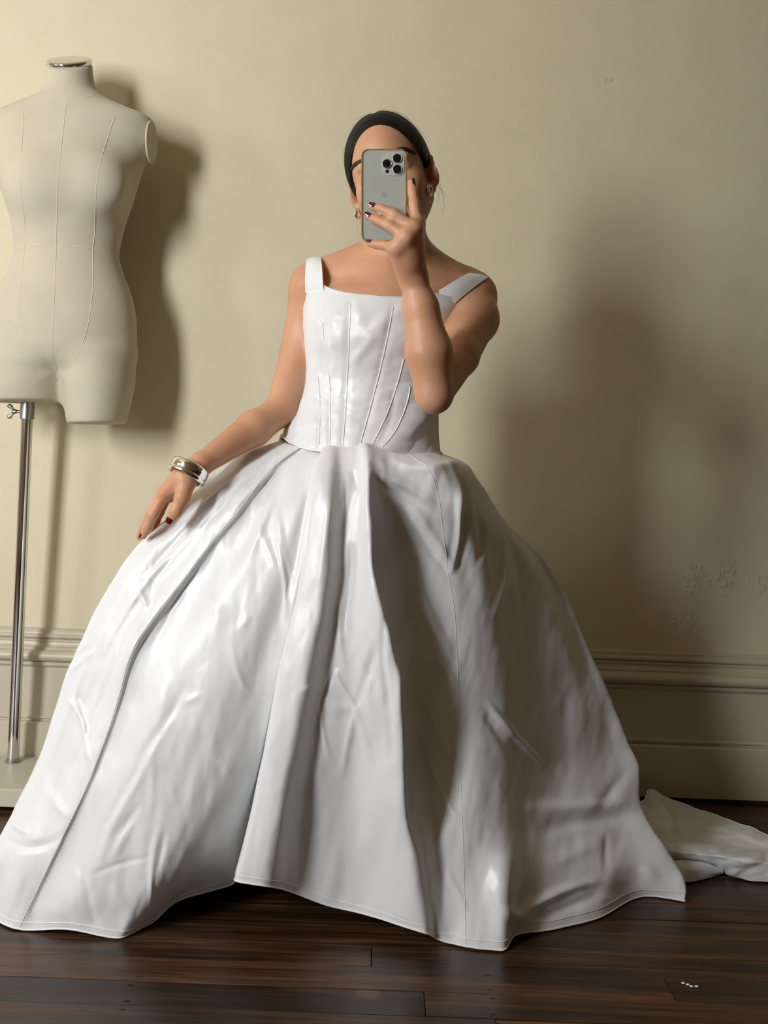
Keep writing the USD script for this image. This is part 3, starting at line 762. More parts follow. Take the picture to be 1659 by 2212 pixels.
# soft pulls between the bones
pxy = PX(cam2world(B))
pull = np.zeros((NR, NB))
fr = (np.sin(th) > 0)[None, :]
n1 = meshkit.fbm(np.stack([pxy[..., 0] / 34, pxy[..., 1] / 26, np.zeros_like(pxy[..., 0])], -1), 3, 4) - .5
n2 = meshkit.fbm(np.stack([pxy[..., 0] / 60 + pxy[..., 1] / 150, pxy[..., 1] / 14, np.zeros_like(pxy[..., 0])], -1), 2, 9) - .5
pull = n1 * .0034 + n2 * .0030 * np.clip((pxy[..., 1] - 720) / 150, 0, 1)
nb = np.stack([np.cos(th), -np.sin(th), np.zeros(NB)], -1)[None]
for (poly, w_, amp) in (([(757, 655), (750, 800), (741, 963)], 7, -.0025), ([(849, 662), (828, 765), (800, 880), (778, 963)], 7, -.0025), ([(700, 690), (705, 760), (700, 800)], 12, -.004), ([(720, 700), (716, 745)], 9, .004), ([(800, 735), (770, 775)], 12, .0035),
                        ([(775, 672), (795, 715), (835, 690)], 16, .003), ([(690, 700), (720, 690), (735, 740)], 16, .003), ([(850, 850), (838, 920), (815, 962)], 6, -.002), ([(690, 860), (690, 965)], 6, -.003), ([(712, 846), (713, 966)], 6, -.003), ([(840, 965), (915, 890)], 26, .006), ([(900, 975), (940, 925)], 22, -.005)):
    pp = arc(poly, 40)
    dd = np.min(np.linalg.norm(pxy[:, :, None] - pp[None, None], axis=3), axis=2)
    pull += amp * np.exp(-(dd / w_) ** 2)
# only the outer face moves
env = np.ones((NR, 1)); env[:3] = .2
Bw = cam2world(B + nb * (pull * fr * env)[..., None])
bod_out = Bw
inner = cam2world(B - nb * .0025)
v = np.vstack([bod_out.reshape(-1, 3), inner.reshape(-1, 3)]); o_ = NR * NB
gf = grid_mesh(bod_out, closed_u=True).faces
rim = []
for i, flip in ((0, False), (NR - 1, True)):
    for j in range(NB):
        a, b = i * NB + j, i * NB + (j + 1) % NB
        q = [(a, b, b + o_), (a, b + o_, a + o_)]
        rim += [x[::-1] for x in q] if not flip else q
bod = trimesh.Trimesh(v, np.vstack([gf, gf[:, ::-1] + o_, np.array(rim)]), process=False)
bod.fix_normals()
bodice = obj('bodice', bod, M['satin'], pn, smooth=50, label='boned white satin bodice with a scooped neckline')
outm = trimesh.Trimesh(bod_out.reshape(-1, 3), gf, process=False)
for poly in ([(757, 655), (753, 760), (748, 860), (740, 962)], [(849, 664), (829, 765), (800, 880), (777, 962)], [(872, 775), (845, 870), (803, 962)], [(886, 835), (860, 920), (826, 965)],
             [(688, 686), (697, 705), (699, 732)], [(709, 797), (713, 846), (712, 964)], [(687, 813), (691, 872), (689, 961)]):
    s = seam_on(outm, poly, .0012, 50, .0002)
    if s is not None: obj('bone_seam', s, M['piping'], bodice)
# piping along the lower edge and binding along the neckline
obj('waist_piping', tube(bod_out[-1], .0026, 8, closed=True), M['piping'], bodice)
obj('neck_binding', tube(bod_out[0], .0016, 8, closed=True), M['satin'], bodice)

# straps
def strap(A, Bq, n=26, m_=8, t=.0022):
    a, b = arc([P(*q) for q in A], n), arc([P(*q) for q in Bq], n)
    s = np.linspace(0, 1, m_)[None, :, None]
    G = a[:, None] * (1 - s) + b[:, None] * s
    du, dv = np.gradient(G, axis=1), np.gradient(G, axis=0)
    nr = np.cross(du, dv); nr /= np.linalg.norm(nr, axis=2, keepdims=True)
    G = G + nr * (np.sin(s * np.pi) * .0022)
    return slab(G, t)
st1 = strap([(666, 690, 1.935), (662, 650, 1.910), (660, 620, 1.898), (660, 590, 1.900), (662, 568, 1.915), (664, 560, 1.94), (670, 566, 1.975), (690, 620, 2.01), (720, 660, 2.02)],
            [(716, 690, 1.875), (705, 650, 1.861), (699, 620, 1.858), (697, 592, 1.868), (695, 570, 1.888), (694, 558, 1.935), (700, 566, 1.975), (722, 620, 2.01), (750, 660, 2.02)])
obj('strap', st1, M['satin'], bodice, smooth=50)
st2 = strap([(905, 660, 1.845), (940, 633, 1.850), (975, 611, 1.862), (1005, 594, 1.888), (1020, 590, 1.93), (1010, 598, 1.985), (980, 640, 2.01), (960, 660, 2.02)],
            [(930, 712, 1.848), (950, 688, 1.853), (988, 650, 1.864), (1030, 616, 1.888), (1055, 599, 1.925), (1045, 606, 1.985), (1010, 650, 2.01), (990, 670, 2.02)])
obj('strap', st2, M['satin'], bodice, smooth=50)

# ------------------------------------------------------------------ the skirt: a network of fold lines, lofted
def fl_(px, py, z=.004): return (px, py, float(floor_d(px, py, z)))
def hz(px, py, d): return (px, py, d)
SK = [  # each line runs from the waist to the hem: (px, py, depth)
 [(770, 985, 2.02), (770, 1010, 2.12), (790, 1200, 2.25), (800, 1450, 2.33), fl_(800, 1742)],                                   # back middle
 [(640, 985, 1.99), (600, 1010, 2.06), (480, 1200, 2.18), (330, 1450, 2.24), fl_(240, 1764)],
 [(618, 975, 1.94), (560, 985, 1.96), (400, 1150, 2.00), (250, 1400, 2.05), (130, 1650, 2.05), fl_(60, 1800)],
 [(612, 950, 1.905), (560, 966, 1.88), (458, 1020, 1.845), (408, 1070, 1.825), (352, 1125, 1.815), (305, 1170, 1.805), (250, 1240, 1.80), (200, 1330, 1.80), (150, 1440, 1.80), (120, 1530, 1.80), (90, 1625, 1.80), (50, 1715, 1.79), (0, 1800, 1.77), (-45, 1880, 1.75), fl_(-80, 1945)],   # left silhouette
 [(618, 957, 1.87), (570, 985, 1.84), (478, 1045, 1.800), (425, 1090, 1.785), (370, 1145, 1.78), (330, 1190, 1.775), (270, 1275, 1.77), (215, 1370, 1.77), (165, 1480, 1.77), (128, 1590, 1.76), (80, 1720, 1.75), (20, 1860, 1.73), fl_(-20, 1975)],
 [(632, 962, 1.845), (560, 1008, 1.81), (480, 1075, 1.772), (420, 1140, 1.765), (360, 1215, 1.765), (300, 1310, 1.76), (250, 1420, 1.75), (205, 1530, 1.745), (160, 1640, 1.735), (110, 1770, 1.72), (60, 1890, 1.71), fl_(10, 1996)],
 [(650, 966, 1.838), (590, 1010, 1.802), (528, 1090, 1.757), (455, 1175, 1.747), (390, 1262, 1.742), (325, 1345, 1.735), (298, 1385, 1.728), (275, 1440, 1.728), (262, 1490, 1.728), (230, 1590, 1.722), (185, 1705, 1.712), (130, 1820, 1.705), fl_(42, 2006)],   # overlapping edge
 [(653, 966, 1.842), (600, 1012, 1.810), (540, 1092, 1.764), (468, 1180, 1.755), (402, 1270, 1.754), (338, 1352, 1.745), (309, 1392, 1.738), (285, 1445, 1.735), (270, 1495, 1.734), (238, 1595, 1.727), (192, 1710, 1.716), (137, 1825, 1.71), fl_(52, 2008, .003)],
 [(675, 972, 1.835), (650, 1005, 1.79), (610, 1080, 1.755), (560, 1180, 1.735), (500, 1290, 1.72), (440, 1400, 1.71), (390, 1500, 1.703), (340, 1620, 1.695), (270, 1780, 1.69), (190, 1930, 1.685), fl_(150, 2007, .012)],
 [(690, 974, 1.832), (672, 1000, 1.785), (650, 1090, 1.742), (610, 1210, 1.722), (560, 1330, 1.71), (510, 1450, 1.70), (455, 1580, 1.695), (400, 1720, 1.69), (330, 1880, 1.685), fl_(255, 2026)],
 [(700, 976, 1.83), (680, 998, 1.785), (662, 1080, 1.745), (640, 1200, 1.728), (600, 1330, 1.718), (560, 1460, 1.71), (510, 1600, 1.705), (455, 1740, 1.70), (390, 1860, 1.70), fl_(321, 1996, .004)],
 [(706, 976, 1.83), (690, 992, 1.785), (671, 1060, 1.738), (654, 1190, 1.722), (630, 1320, 1.712), (592, 1470, 1.710), (565, 1610, 1.728), (520, 1760, 1.765), (470, 1840, 1.775), fl_(382, 1947, .026)],
 [(712, 976, 1.83), (694, 985, 1.792), (676, 1050, 1.738), (660, 1180, 1.722), (637, 1310, 1.714), (600, 1465, 1.712), (573, 1605, 1.738), (540, 1755, 1.79), (518, 1840, 1.815), fl_(505, 1908, .045)],                         # valley behind the ridge
 [(716, 984, 1.83), (700, 966, 1.80), (684, 1010, 1.745), (678, 1050, 1.722), (664, 1180, 1.705), (640, 1310, 1.694), (602, 1470, 1.686), (576, 1610, 1.682), (542, 1770, 1.682), (511, 1903, 1.690)],      # sharp ridge
 [(724, 986, 1.83), (716, 961, 1.80), (712, 1010, 1.737), (708, 1060, 1.712), (706, 1180, 1.692), (690, 1310, 1.680), (655, 1470, 1.672), (628, 1610, 1.670), (596, 1770, 1.672), (566, 1912, 1.683)],
 [(742, 990, 1.83), (738, 966, 1.80), (742, 1020, 1.75), (745, 1100, 1.735), (738, 1220, 1.722), (726, 1350, 1.716), (706, 1480, 1.712), (682, 1620, 1.714), (662, 1760, 1.73), (640, 1930, 1.742)],
 [(764, 990, 1.83), (766, 962, 1.80), (772, 1010, 1.748), (776, 1100, 1.728), (776, 1220, 1.712), (775, 1350, 1.704), (768, 1480, 1.702), (758, 1620, 1.715), (746, 1770, 1.735), (735, 1962, 1.76)],
 [(786, 988, 1.83), (788, 955, 1.80), (794, 1000, 1.735), (797, 1080, 1.712), (803, 1210, 1.696), (824, 1320, 1.684), (846, 1400, 1.68), (862, 1500, 1.676), (868, 1620, 1.674), (870, 1720, 1.674), (884, 1840, 1.684), (915, 2014, 1.70)],  # right ridge
 [(808, 990, 1.83), (810, 963, 1.81), (822, 1010, 1.745), (822, 1080, 1.735), (826, 1210, 1.728), (845, 1320, 1.72), (866, 1400, 1.714), (882, 1500, 1.71), (890, 1620, 1.706), (898, 1740, 1.702), (918, 1860, 1.698), fl_(945, 2028, .008)],
 [(836, 992, 1.83), (840, 974, 1.81), (866, 1020, 1.75), (872, 1090, 1.75), (880, 1200, 1.756), (900, 1320, 1.756), (920, 1420, 1.752), (932, 1540, 1.745), (940, 1680, 1.735), (950, 1820, 1.72), fl_(968, 2036)],
 [(880, 992, 1.84), (882, 980, 1.815), (930, 1020, 1.748), (950, 1080, 1.742), (960, 1160, 1.745), (970, 1240, 1.752), (984, 1330, 1.752), (990, 1480, 1.745), (995, 1650, 1.73), (1002, 1840, 1.71), fl_(1007, 2044)],      # panel seam
 [(905, 992, 1.85), (908, 978, 1.83), (958, 1020, 1.757), (984, 1080, 1.747), (990, 1140, 1.757), (996, 1230, 1.767), (1012, 1330, 1.765), (1022, 1480, 1.757), (1026, 1650, 1.74), (1030, 1840, 1.715), fl_(1042, 2049)],
 [(922, 992, 1.87), (926, 978, 1.85), (978, 1016, 1.795), (1010, 1085, 1.777), (1030, 1180, 1.78), (1046, 1300, 1.785), (1066, 1440, 1.787), (1076, 1600, 1.77), (1080, 1780, 1.74), (1085, 1930, 1.705), fl_(1084, 2052)],
 [(934, 990, 1.89), (938, 979, 1.87), (990, 1012, 1.825), (1036, 1090, 1.805), (1070, 1200, 1.81), (1100, 1320, 1.822), (1125, 1460, 1.83), (1136, 1620, 1.815), (1140, 1780, 1.79), (1130, 1910, 1.755), fl_(1112, 2020, .01)],
 [(940, 990, 1.905), (944, 980, 1.89), (1004, 1016, 1.855), (1060, 1104, 1.84), (1112, 1210, 1.845), (1160, 1340, 1.862), (1190, 1480, 1.872), (1206, 1640, 1.86), (1220, 1800, 1.83), (1215, 1900, 1.81), fl_(1198, 2006)],
 [(944, 988, 1.92), (950, 982, 1.905), (1012, 1018, 1.88), (1076, 1112, 1.872), (1146, 1215, 1.88), (1205, 1340, 1.90), (1246, 1480, 1.91), (1272, 1640, 1.905), (1300, 1770, 1.875), (1296, 1880, 1.845), fl_(1290, 1984)],
 [(945, 988, 1.935), (952, 982, 1.92), (1012, 1014, 1.905), (1086, 1118, 1.90), (1165, 1215, 1.91), (1222, 1320, 1.93), (1272, 1450, 1.945), (1316, 1580, 1.945), (1345, 1700, 1.925), (1360, 1800, 1.90), (1378, 1870, 1.895), fl_(1400, 1934)],
 [(945, 986, 1.95), (952, 981, 1.94), (1010, 1008, 1.935), (1050, 1072, 1.935), (1100, 1133, 1.94), (1183, 1218, 1.955), (1235, 1310, 1.975), (1278, 1415, 1.99), (1325, 1515, 2.0), (1360, 1605, 2.0), (1383, 1660, 1.99), (1384, 1730, 1.97), (1408, 1788, 1.94), (1444, 1842, 1.93), (1472, 1888, 1.925), (1483, 1915, 1.92), fl_(1481, 1947)],   # right silhouette
 [(935, 985, 1.98), (950, 985, 2.0), (1060, 1120, 2.08), (1180, 1280, 2.16), (1250, 1480, 2.2), (1300, 1640, 2.2), fl_(1350, 1800)],
 [(870, 985, 2.01), (870, 1000, 2.08), (950, 1150, 2.19), (1060, 1400, 2.28), fl_(1120, 1760)],
 [(770, 985, 2.02), (770, 1010, 2.12), (790, 1200, 2.25), (800, 1450, 2.33), fl_(800, 1742)],
]
EXTRA = {18: .035, 19: .05, 20: .065, 21: .06, 22: .06, 23: .085, 24: .11, 25: .12, 26: .13, 27: .10}
for ci, e in EXTRA.items():      # the right side turns away from the windows
    SK[ci] = [(x, y, d + e * float(np.interp(y, [1000, 1180, 1560, 1760, 1960], [0, .8, 1, .7, 0])) * (0 if k == len(SK[ci]) - 1 else 1)) for k, (x, y, d) in enumerate(SK[ci])]
NT, SUB = 330, 16
rows = np.stack([arc([P(*q) for q in c], NT) for c in SK])            # (curves, NT, 3)
sp = np.r_[0, np.cumsum(np.maximum(np.linalg.norm(np.diff(rows, axis=0), axis=2)[:, NT // 4:].mean(1), .004))]
ss = np.unique(np.concatenate([np.linspace(sp[i], sp[i + 1], SUB) for i in range(len(sp) - 1)]))
G = PchipInterpolator(sp, rows, axis=0)(ss)                            # (S, NT, 3)
# a little roundness where the network has corners
for _ in range(4):
    G[1:-1] = (G[:-2] + 2 * G[1:-1] + G[2:]) / 4
    G[:, 1:-1] = (G[:, :-2] + 2 * G[:, 1:-1] + G[:, 2:]) / 4
def normals(G):
    n = np.cross(np.gradient(G, axis=1), np.gradient(G, axis=0)); n /= np.linalg.norm(n, axis=2, keepdims=True) + 1e-12
    return n
N = normals(G)
if (N[len(N) // 2, NT // 2] @ AX_F) > 0: N = -N
px = PX(G)
tt = np.linspace(0, 1, NT)[None, :]
env = np.clip(tt / .06, 0, 1) * np.clip((1 - tt) / .02, .25, 1)
q = np.stack([px[..., 0] / 60 + px[..., 1] / 420, px[..., 1] / 190, G[..., 1] * 4], -1)
disp = (meshkit.fbm(q, 3, 21) - .5) * .010
q = np.stack([px[..., 0] / 26 + px[..., 1] / 130, px[..., 1] / 85 - px[..., 0] / 200, G[..., 1] * 4], -1)
disp += (meshkit.fbm(q, 3, 33) - .5) * .003
# creases seen in the cloth: (polyline, width px, height m)
CR = [([(600, 985), (500, 1066), (400, 1166), (300, 1285), (225, 1410)], 6, .006), ([(585, 985), (490, 1058), (400, 1142), (335, 1215)], 6, -.005), ([(545, 1000), (450, 1080), (380, 1150)], 6, .005), ([(640, 985), (560, 1045), (500, 1110)], 7, .005),
      ([(200, 1400), (150, 1530), (110, 1640)], 8, .005), ([(262, 1400), (222, 1500), (150, 1680)], 9, -.004), ([(590, 1080), (560, 1150), (540, 1200)], 9, .006), ([(430, 1230), (370, 1320), (330, 1400)], 9, -.005), ([(400, 1480), (350, 1570), (300, 1640)], 7, -.005), ([(600, 1170), (615, 1260), (620, 1330)], 7, .006),
      ([(715, 1080), (700, 1180), (690, 1260)], 9, .005), ([(760, 1180), (752, 1290), (738, 1370)], 9, -.005), ([(900, 1250), (930, 1330), (975, 1400)], 7, .006), ([(905, 1560), (930, 1660), (985, 1760)], 7, .006), ([(722, 1445), (745, 1490), (768, 1525)], 7, .005), ([(770, 1525), (800, 1440), (812, 1400)], 8, -.005), ([(690, 1540), (712, 1470), (725, 1440)], 6, -.006), ([(700, 1505), (735, 1530), (770, 1530)], 16, .004),
      ([(768, 1530), (790, 1600), (800, 1650)], 7, .005), ([(772, 1530), (752, 1600), (740, 1680)], 7, .005), ([(790, 1430), (808, 1480), (812, 1530)], 6, -.004), ([(830, 1335), (828, 1420), (838, 1500), (848, 1640)], 6, -.006),
      ([(855, 1370), (862, 1450), (860, 1560)], 6, .004), ([(735, 1290), (735, 1370), (745, 1440)], 9, .004), ([(690, 1530), (698, 1580), (712, 1640)], 7, .004), ([(655, 1490), (680, 1480)], 8, .004),
      ([(906, 1300), (950, 1380), (990, 1440)], 9, .005), ([(900, 1480), (940, 1570), (988, 1660)], 8, .006), ([(935, 1400), (990, 1490)], 7, .004), ([(965, 1880), (1005, 1960)], 8, .004), ([(1055, 1520), (1110, 1590), (1170, 1650)], 9, .008), ([(1050, 1540), (1100, 1620)], 14, -.006),
      ([(1150, 1745), (1250, 1745), (1345, 1735)], 20, .012), ([(1180, 1790), (1280, 1770), (1370, 1765)], 22, -.012), ([(1300, 1810), (1230, 1850), (1180, 1870)], 22, .006),
      ([(1055, 1910), (1100, 1970), (1170, 1990)], 15, .005), ([(1110, 1985), (1200, 1930), (1290, 1905)], 14, .014), ([(1150, 1990), (1230, 1960), (1300, 1930)], 14, -.008), ([(1240, 1905), (1320, 1930)], 12, -.005),
      ([(1385, 1870), (1420, 1900)], 16, .008), ([(1310, 1800), (1310, 1880)], 10, -.005), ([(1290, 1750), (1330, 1700), (1360, 1660)], 16, -.006),
      ([(690, 1030), (660, 1100), (640, 1180)], 14, -.004), ([(760, 1015), (775, 1060)], 10, -.004), ([(740, 1040), (735, 1110)], 9, .004), ([(790, 1040), (796, 1120), (805, 1180)], 8, .004),
      ([(806, 1018), (870, 1045), (935, 1085)], 12, .008), ([(820, 1045), (880, 1075), (930, 1110)], 14, -.008), ([(846, 990), (900, 1010), (985, 1000)], 12, .006),
      ([(870, 1100), (930, 1190), (972, 1240)], 11, -.008), ([(890, 1090), (950, 1180), (980, 1230)], 12, .008), ([(965, 1000), (992, 1070), (990, 1140), (974, 1235)], 8, .010), ([(985, 1015), (1008, 1080), (1002, 1150)], 9, -.010),
      ([(1025, 1090), (1040, 1180), (1030, 1220)], 10, -.006), ([(1085, 1140), (1090, 1230), (1070, 1330)], 10, .006), ([(1100, 1145), (1120, 1230), (1130, 1320)], 14, -.006),
      ([(305, 1275), (318, 1310)], 7, .008), ([(330, 1255), (322, 1310), (300, 1370)], 7, -.007), ([(355, 1215), (315, 1250)], 8, .005), ([(150, 1510), (178, 1560), (185, 1610), (190, 1640)], 7, .006), ([(170, 1500), (178, 1530)], 8, -.005),
      ([(155, 1430), (190, 1400)], 8, -.006), ([(150, 1455), (200, 1405)], 7, .005), ([(30, 1780), (60, 1800)], 10, .006), ([(10, 1810), (60, 1830), (140, 1800)], 12, -.006), ([(110, 1720), (135, 1760)], 12, .006),
      ([(340, 1600), (300, 1680), (240, 1790), (215, 1870)], 9, .007), ([(325, 1610), (285, 1690), (235, 1780)], 8, -.006), ([(330, 1620), (330, 1700), (322, 1760)], 9, .004), ([(300, 1740), (250, 1810)], 9, -.006), ([(285, 1780), (240, 1860)], 8, .005),
      ([(345, 1790), (330, 1860), (325, 1960)], 6, .006), ([(355, 1800), (340, 1880)], 8, -.005), ([(200, 1890), (250, 1870), (330, 1850)], 7, -.004), ([(180, 1890), (195, 1960), (205, 2000)], 9, -.005), ([(165, 1880), (185, 1930)], 8, .005),
      ([(240, 1910), (270, 1960)], 14, .004), ([(310, 1930), (290, 1990)], 9, -.004), ([(120, 1930), (150, 1990)], 14, -.004),
      ([(445, 1120), (395, 1190), (345, 1250)], 9, .005), ([(560, 1130), (580, 1190), (600, 1230)], 10, .004), ([(600, 1100), (610, 1180), (640, 1250)], 9, .003), ([(505, 1400), (520, 1470), (545, 1500)], 9, .004), ([(400, 1520), (430, 1500)], 9, .004),
      ([(470, 1640), (500, 1670)], 14, .005), ([(450, 1280), (470, 1330)], 20, .004), ([(540, 1330), (520, 1360)], 10, .004), ([(370, 1690), (380, 1740)], 9, .003)]
for poly, w_, amp in CR:
    pp = arc(poly, 140); w_ = w_ * .78
    lo, hi = pp.min(0) - 3 * w_, pp.max(0) + 3 * w_
    sel = (px[..., 0] > lo[0]) & (px[..., 0] < hi[0]) & (px[..., 1] > lo[1]) & (px[..., 1] < hi[1]) & ((N @ AX_F) < .3)
    ii = np.argwhere(sel)
    if len(ii) == 0: continue
    z = px[ii[:, 0], ii[:, 1]]
    D2 = np.linalg.norm(z[:, None] - pp[None], axis=2); k_ = D2.argmin(1)
    tap = np.sin(np.pi * np.clip((k_ + 4) / 148, 0, 1)) ** .6
    disp[ii[:, 0], ii[:, 1]] += (.55 if pp[:, 0].mean() < 600 else .75) * amp * tap * np.exp(-(D2.min(1) / w_) ** 2)
G = G + N * (disp * env)[..., None]
G[..., 2] = np.maximum(G[..., 2], .003)
hidden = 0
sk = grid_mesh(G.transpose(1, 0, 2))
skirt = obj('skirt', sk, M['satin'], pn, smooth=True, label='full white satin skirt falling in deep folds to the floor')
# hem: stitched, turned edge
hemline = G[:, -1] - AX_F * .0006
obj('hem', tube(hemline[3 * (SUB - 1) - 4: 27 * (SUB - 1) + 8], .0014, 6), M['piping'], skirt, label='narrow stitched hem')
st_ = (G[:, -5] * .35 + G[:, -6] * .65) - AX_F * .0006
obj('hem_stitching', tube(st_[3 * (SUB - 1) - 4: 27 * (SUB - 1) + 8], .0006, 5), M['piping'], skirt)
# panel seams down the skirt
for ci in (6, 20):
    line = G[ci * (SUB - 1), 6:-1]; nn = N[ci * (SUB - 1), 6:-1]
    obj('panel_seam', tube(line + nn * .0001, .0006, 5), M['satin'], skirt)

# train, spread over the floor to the right
def fz(px, py, z): return (px, py, float(floor_d(px, py, z)))
TR = [
 [fz(1330, 1760, .05), fz(1385, 1732, .07), fz(1412, 1710, .045), fz(1452, 1728, .025), fz(1520, 1753, .018), fz(1590, 1778, .014), fz(1659, 1803, .010), fz(1800, 1850, .006), fz(1950, 1890, .006)],
 [fz(1330, 1775, .06), fz(1385, 1748, .06), fz(1420, 1738, .040), fz(1470, 1755, .026), fz(1530, 1778, .018), fz(1600, 1798, .016), fz(1659, 1818, .012), fz(1800, 1862, .008), fz(1950, 1900, .008)],
 [fz(1330, 1790, .06), fz(1385, 1770, .055), fz(1430, 1768, .038), fz(1475, 1784, .020), fz(1540, 1800, .010), fz(1600, 1815, .010), fz(1659, 1832, .010), fz(1800, 1868, .010), fz(1950, 1905, .01)],
 [fz(1330, 1805, .05), fz(1390, 1792, .05), fz(1440, 1805, .020), fz(1480, 1812, .008), fz(1540, 1822, .006), fz(1600, 1830, .008), fz(1659, 1838, .012), fz(1800, 1872, .012), fz(1950, 1910, .01)],
 [fz(1330, 1820, .05), fz(1392, 1806, .055), fz(1440, 1818, .050), fz(1480, 1826, .048), fz(1540, 1834, .045), fz(1600, 1838, .042), fz(1659, 1841, .040), fz(1800, 1874, .04), fz(1950, 1912, .03)],
 [fz(1330, 1840, .04), fz(1395, 1826, .045), fz(1440, 1836, .048), fz(1480, 1842, .052), fz(1540, 1848, .052), fz(1600, 1858, .048), fz(1659, 1864, .046), fz(1800, 1895, .04), fz(1950, 1930, .03)],
 [fz(1340, 1860, .03), fz(1410, 1848, .030), fz(1450, 1856, .030), fz(1490, 1862, .030), fz(1540, 1868, .026), fz(1600, 1884, .022), fz(1659, 1888, .020), fz(1800, 1915, .02), fz(1950, 1945, .02)],
 [fz(1350, 1880, .02), fz(1420, 1862, .02), fz(1455, 1866, .016), fz(1495, 1870, .012), fz(1545, 1878, .008), fz(1605, 1899, .004), fz(1659, 1905, .004), fz(1800, 1930, .004), fz(1950, 1960, .004)],
]
rows = np.stack([arc([P(*q) for q in c], 130) for c in TR])
T = PchipInterpolator(np.arange(len(TR)), rows, axis=0)(np.linspace(0, len(TR) - 1, 70))
for _ in range(2): T[1:-1] = (T[:-2] + 2 * T[1:-1] + T[2:]) / 4
TN = normals(T)
if TN[35, 60][2] < 0: TN = -TN
tp = PX(T)
td = (meshkit.fbm(np.stack([tp[..., 0] / 45, tp[..., 1] / 14, T[..., 1] * 0], -1), 3, 5) - .5) * .010
for poly, w_, amp in [([(1395, 1790), (1430, 1800), (1452, 1795), (1446, 1765), (1425, 1745)], 7, .009), ([(1400, 1760), (1425, 1780), (1440, 1800)], 8, -.007), ([(1395, 1815), (1450, 1845), (1480, 1850)], 7, .004), ([(1560, 1870), (1640, 1850)], 9, .004), ([(1600, 1890), (1659, 1860)], 8, -.004)]:
    pp = arc(poly, 24); D2 = np.linalg.norm(tp[:, :, None] - pp[None, None], axis=3).min(2); td += amp * np.exp(-(D2 / w_) ** 2)
T = T + TN * td[..., None]; T[..., 2] = np.maximum(T[..., 2], .003)
train = obj('train', slab(T, .0012), M['satin'], pn, smooth=50, label='satin train trailing over the floorboards to the right')
obj('train_hem', tube(T[0], .0016, 6), M['piping'], train)
# the small turned-back loop of cloth in front of the train
LP = [[fz(1440, 1866, .03), fz(1475, 1858, .036), fz(1512, 1862, .034), fz(1562, 1880, .016)], [fz(1446, 1886, .012), fz(1482, 1880, .024), fz(1518, 1881, .02), fz(1562, 1885, .01)], [fz(1452, 1908, .003), fz(1488, 1905, .003), fz(1524, 1898, .003), fz(1565, 1886, .003)]]
rows = np.stack([arc([P(*q) for q in c], 24) for c in LP]); Lq = PchipInterpolator(np.arange(3), rows, axis=0)(np.linspace(0, 2, 14))
obj('train_fold', slab(Lq, .0012), M['satin'], pn, smooth=50)

# ------------------------------------------------------------------ the phone
ph = thing('phone', 'silver phone in a thin gold case held up before the face', 'phone')
PD = 1.646
pc = P(829.8, 421.5, PD); s_ = PD / F
PW, PH_, PT = 98.5 * s_, 200 * s_, .0092
from shapely.geometry import box as sbox, Point
def rrect(w, h, r, q=12): return sbox(-w / 2 + r, -h / 2 + r, w / 2 - r, h / 2 - r).buffer(r, quad_segs=q)
def place(m, dx=0, dz=0, dy=0):
    """local x right, y up, z towards the camera"""
    return xf(m, np.stack([AX_R, AX_U, -AX_F], 1), pc + AX_R * dx + AX_U * dz - AX_F * dy)
def plate(shape, t0, t1):
    m = trimesh.creation.extrude_polygon(shape, t1 - t0, engine='earcut'); m.apply_translation([0, 0, t0]); return m
R0 = .0115
obj('case', place(cat([plate(rrect(PW, PH_, R0).difference(rrect(PW - .0046, PH_ - .0046, R0 - .002)), -PT + .001, .0006),
                       plate(rrect(PW - .0010, PH_ - .0010, R0 - .0004).difference(rrect(PW - .0040, PH_ - .0040, R0 - .0018)), -PT + .0004, .0012)])), M['phone_case'], ph, smooth=30)
obj('back', place(plate(rrect(PW - .0046, PH_ - .0046, R0 - .002), -PT + .0018, 0.0)), M['phone_back'], ph, smooth=30)
obj('screen', place(plate(rrect(PW - .0046, PH_ - .0046, R0 - .002), -PT + .0012, -PT + .0018)), M['screen'], ph, smooth=30)
ic = ((849 - 829.8) * s_, -(354.5 - 421.5) * s_); IW = 50 * s_
isl = obj('camera_island', place(cat([plate(rrect(IW, IW * 1.02, .0105), 0, .0009), plate(rrect(IW - .0014, IW * 1.02 - .0014, .0099), .0009, .0013)]), *ic), M['phone_island'], ph, smooth=30)
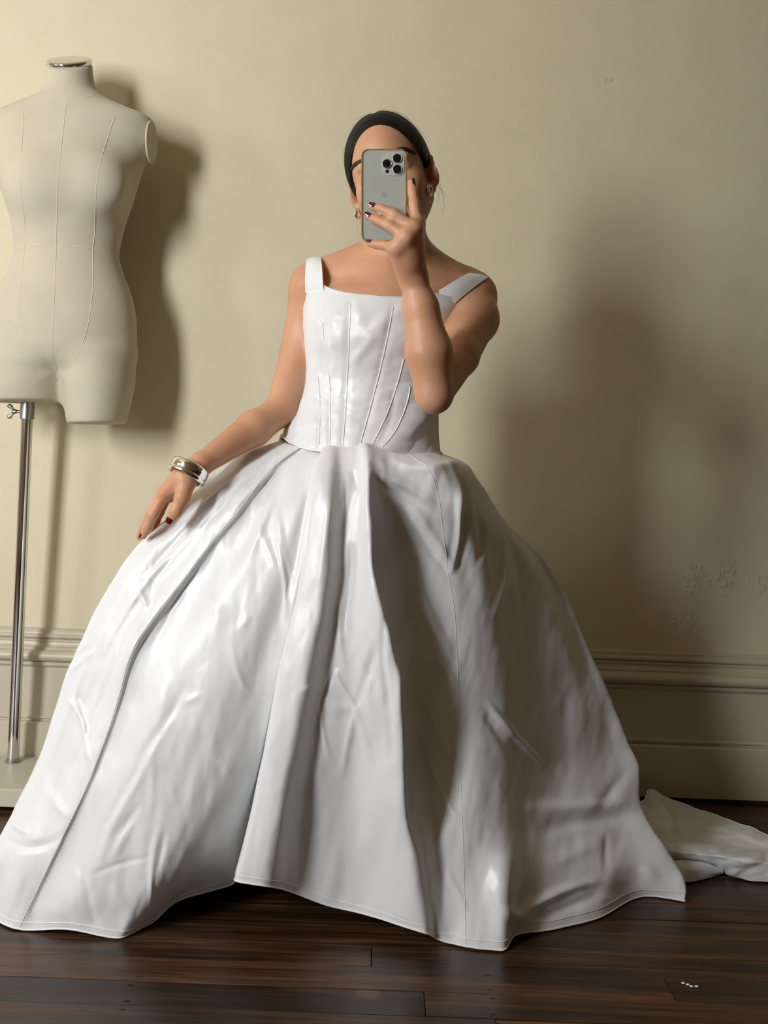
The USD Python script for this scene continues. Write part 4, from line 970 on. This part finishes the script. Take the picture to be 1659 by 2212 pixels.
for (lx, ly, r) in ((858, 343, 9.0), (836, 354.7, 9.0), (858.4, 366.7, 9.0)):
    o = ((lx - 829.8) * s_, -(ly - 421.5) * s_); r *= s_
    rg = lathe([(r * .98, .001), (r * 1.16, .001), (r * 1.16, .0028), (r * 1.08, .0032), (r * .98, .0030), (r * .98, .001)], 40)
    le = obj('lens', place(lathe([(r, .001), (r, .0026), (r * .7, .0029), (0, .0030)], 40), *o), M['lens'], isl, smooth=40)
    obj('lens_ring', place(rg, *o), M['lens_ring'], isl, smooth=40)
o = ((836.6 - 829.8) * s_, -(370.6 - 421.5) * s_)
obj('sensor', place(lathe([(.0029, .001), (.0029, .0015), (0, .0017)], 28), *o), M['lens'], isl)
o = ((837.3 - 829.8) * s_, -(337.2 - 421.5) * s_)
obj('flash', place(lathe([(.0030, .001), (.0030, .0015), (0, .0017)], 28), *o), M['flash'], isl)
# fruit emblem on the back: body with a bite, and a leaf
ap = Point(-.0016, 0).buffer(.0034).union(Point(.0016, 0).buffer(.0034)).union(Point(0, -.0012).buffer(.0034)).difference(Point(.0058, .0006).buffer(.0022)).difference(Point(0, .0040).buffer(.0010))
leaf = Point(.0002, .0056).buffer(.0017).intersection(Point(.0018, .0044).buffer(.0017))
o = ((830 - 829.8) * s_, -(420 - 421.5) * s_)
obj('emblem', place(cat([plate(ap, 0, .00012)] + ([plate(leaf, 0, .00012)] if not leaf.is_empty else [])), *o), M['phone_logo'], ph)
for yb in (375, 392):
    obj('side_button', place(bevel_box((-PW / 2 - .0006, -.005, -.006), (-PW / 2 + .001, .005, -.003), .0004), 0, -(yb - 421.5) * s_), M['phone_case'], ph)

# ------------------------------------------------------------------ crumbs on the floor
for (px_, py_), lab in zip(((1476, 2121), (1486, 2124), (1494, 2128), (1505, 2128)), ('leftmost of the four tiny white beads dropped on the dark boards', 'second from the left of the four tiny white beads on the dark boards', 'third from the left of the four tiny white beads on the dark boards', 'rightmost of the four tiny white beads dropped on the dark boards')):
    c = P(px_, py_, float(floor_d(px_, py_)))
    e = trimesh.creation.icosphere(2, 1.0); e.apply_scale([.0032, .0026, .0014]); e.apply_translation([c[0], c[1], .0022])
    tag(obj('bead', e, M['piping'], smooth=True), lab, 'bead', 'white beads dropped on the floorboards')
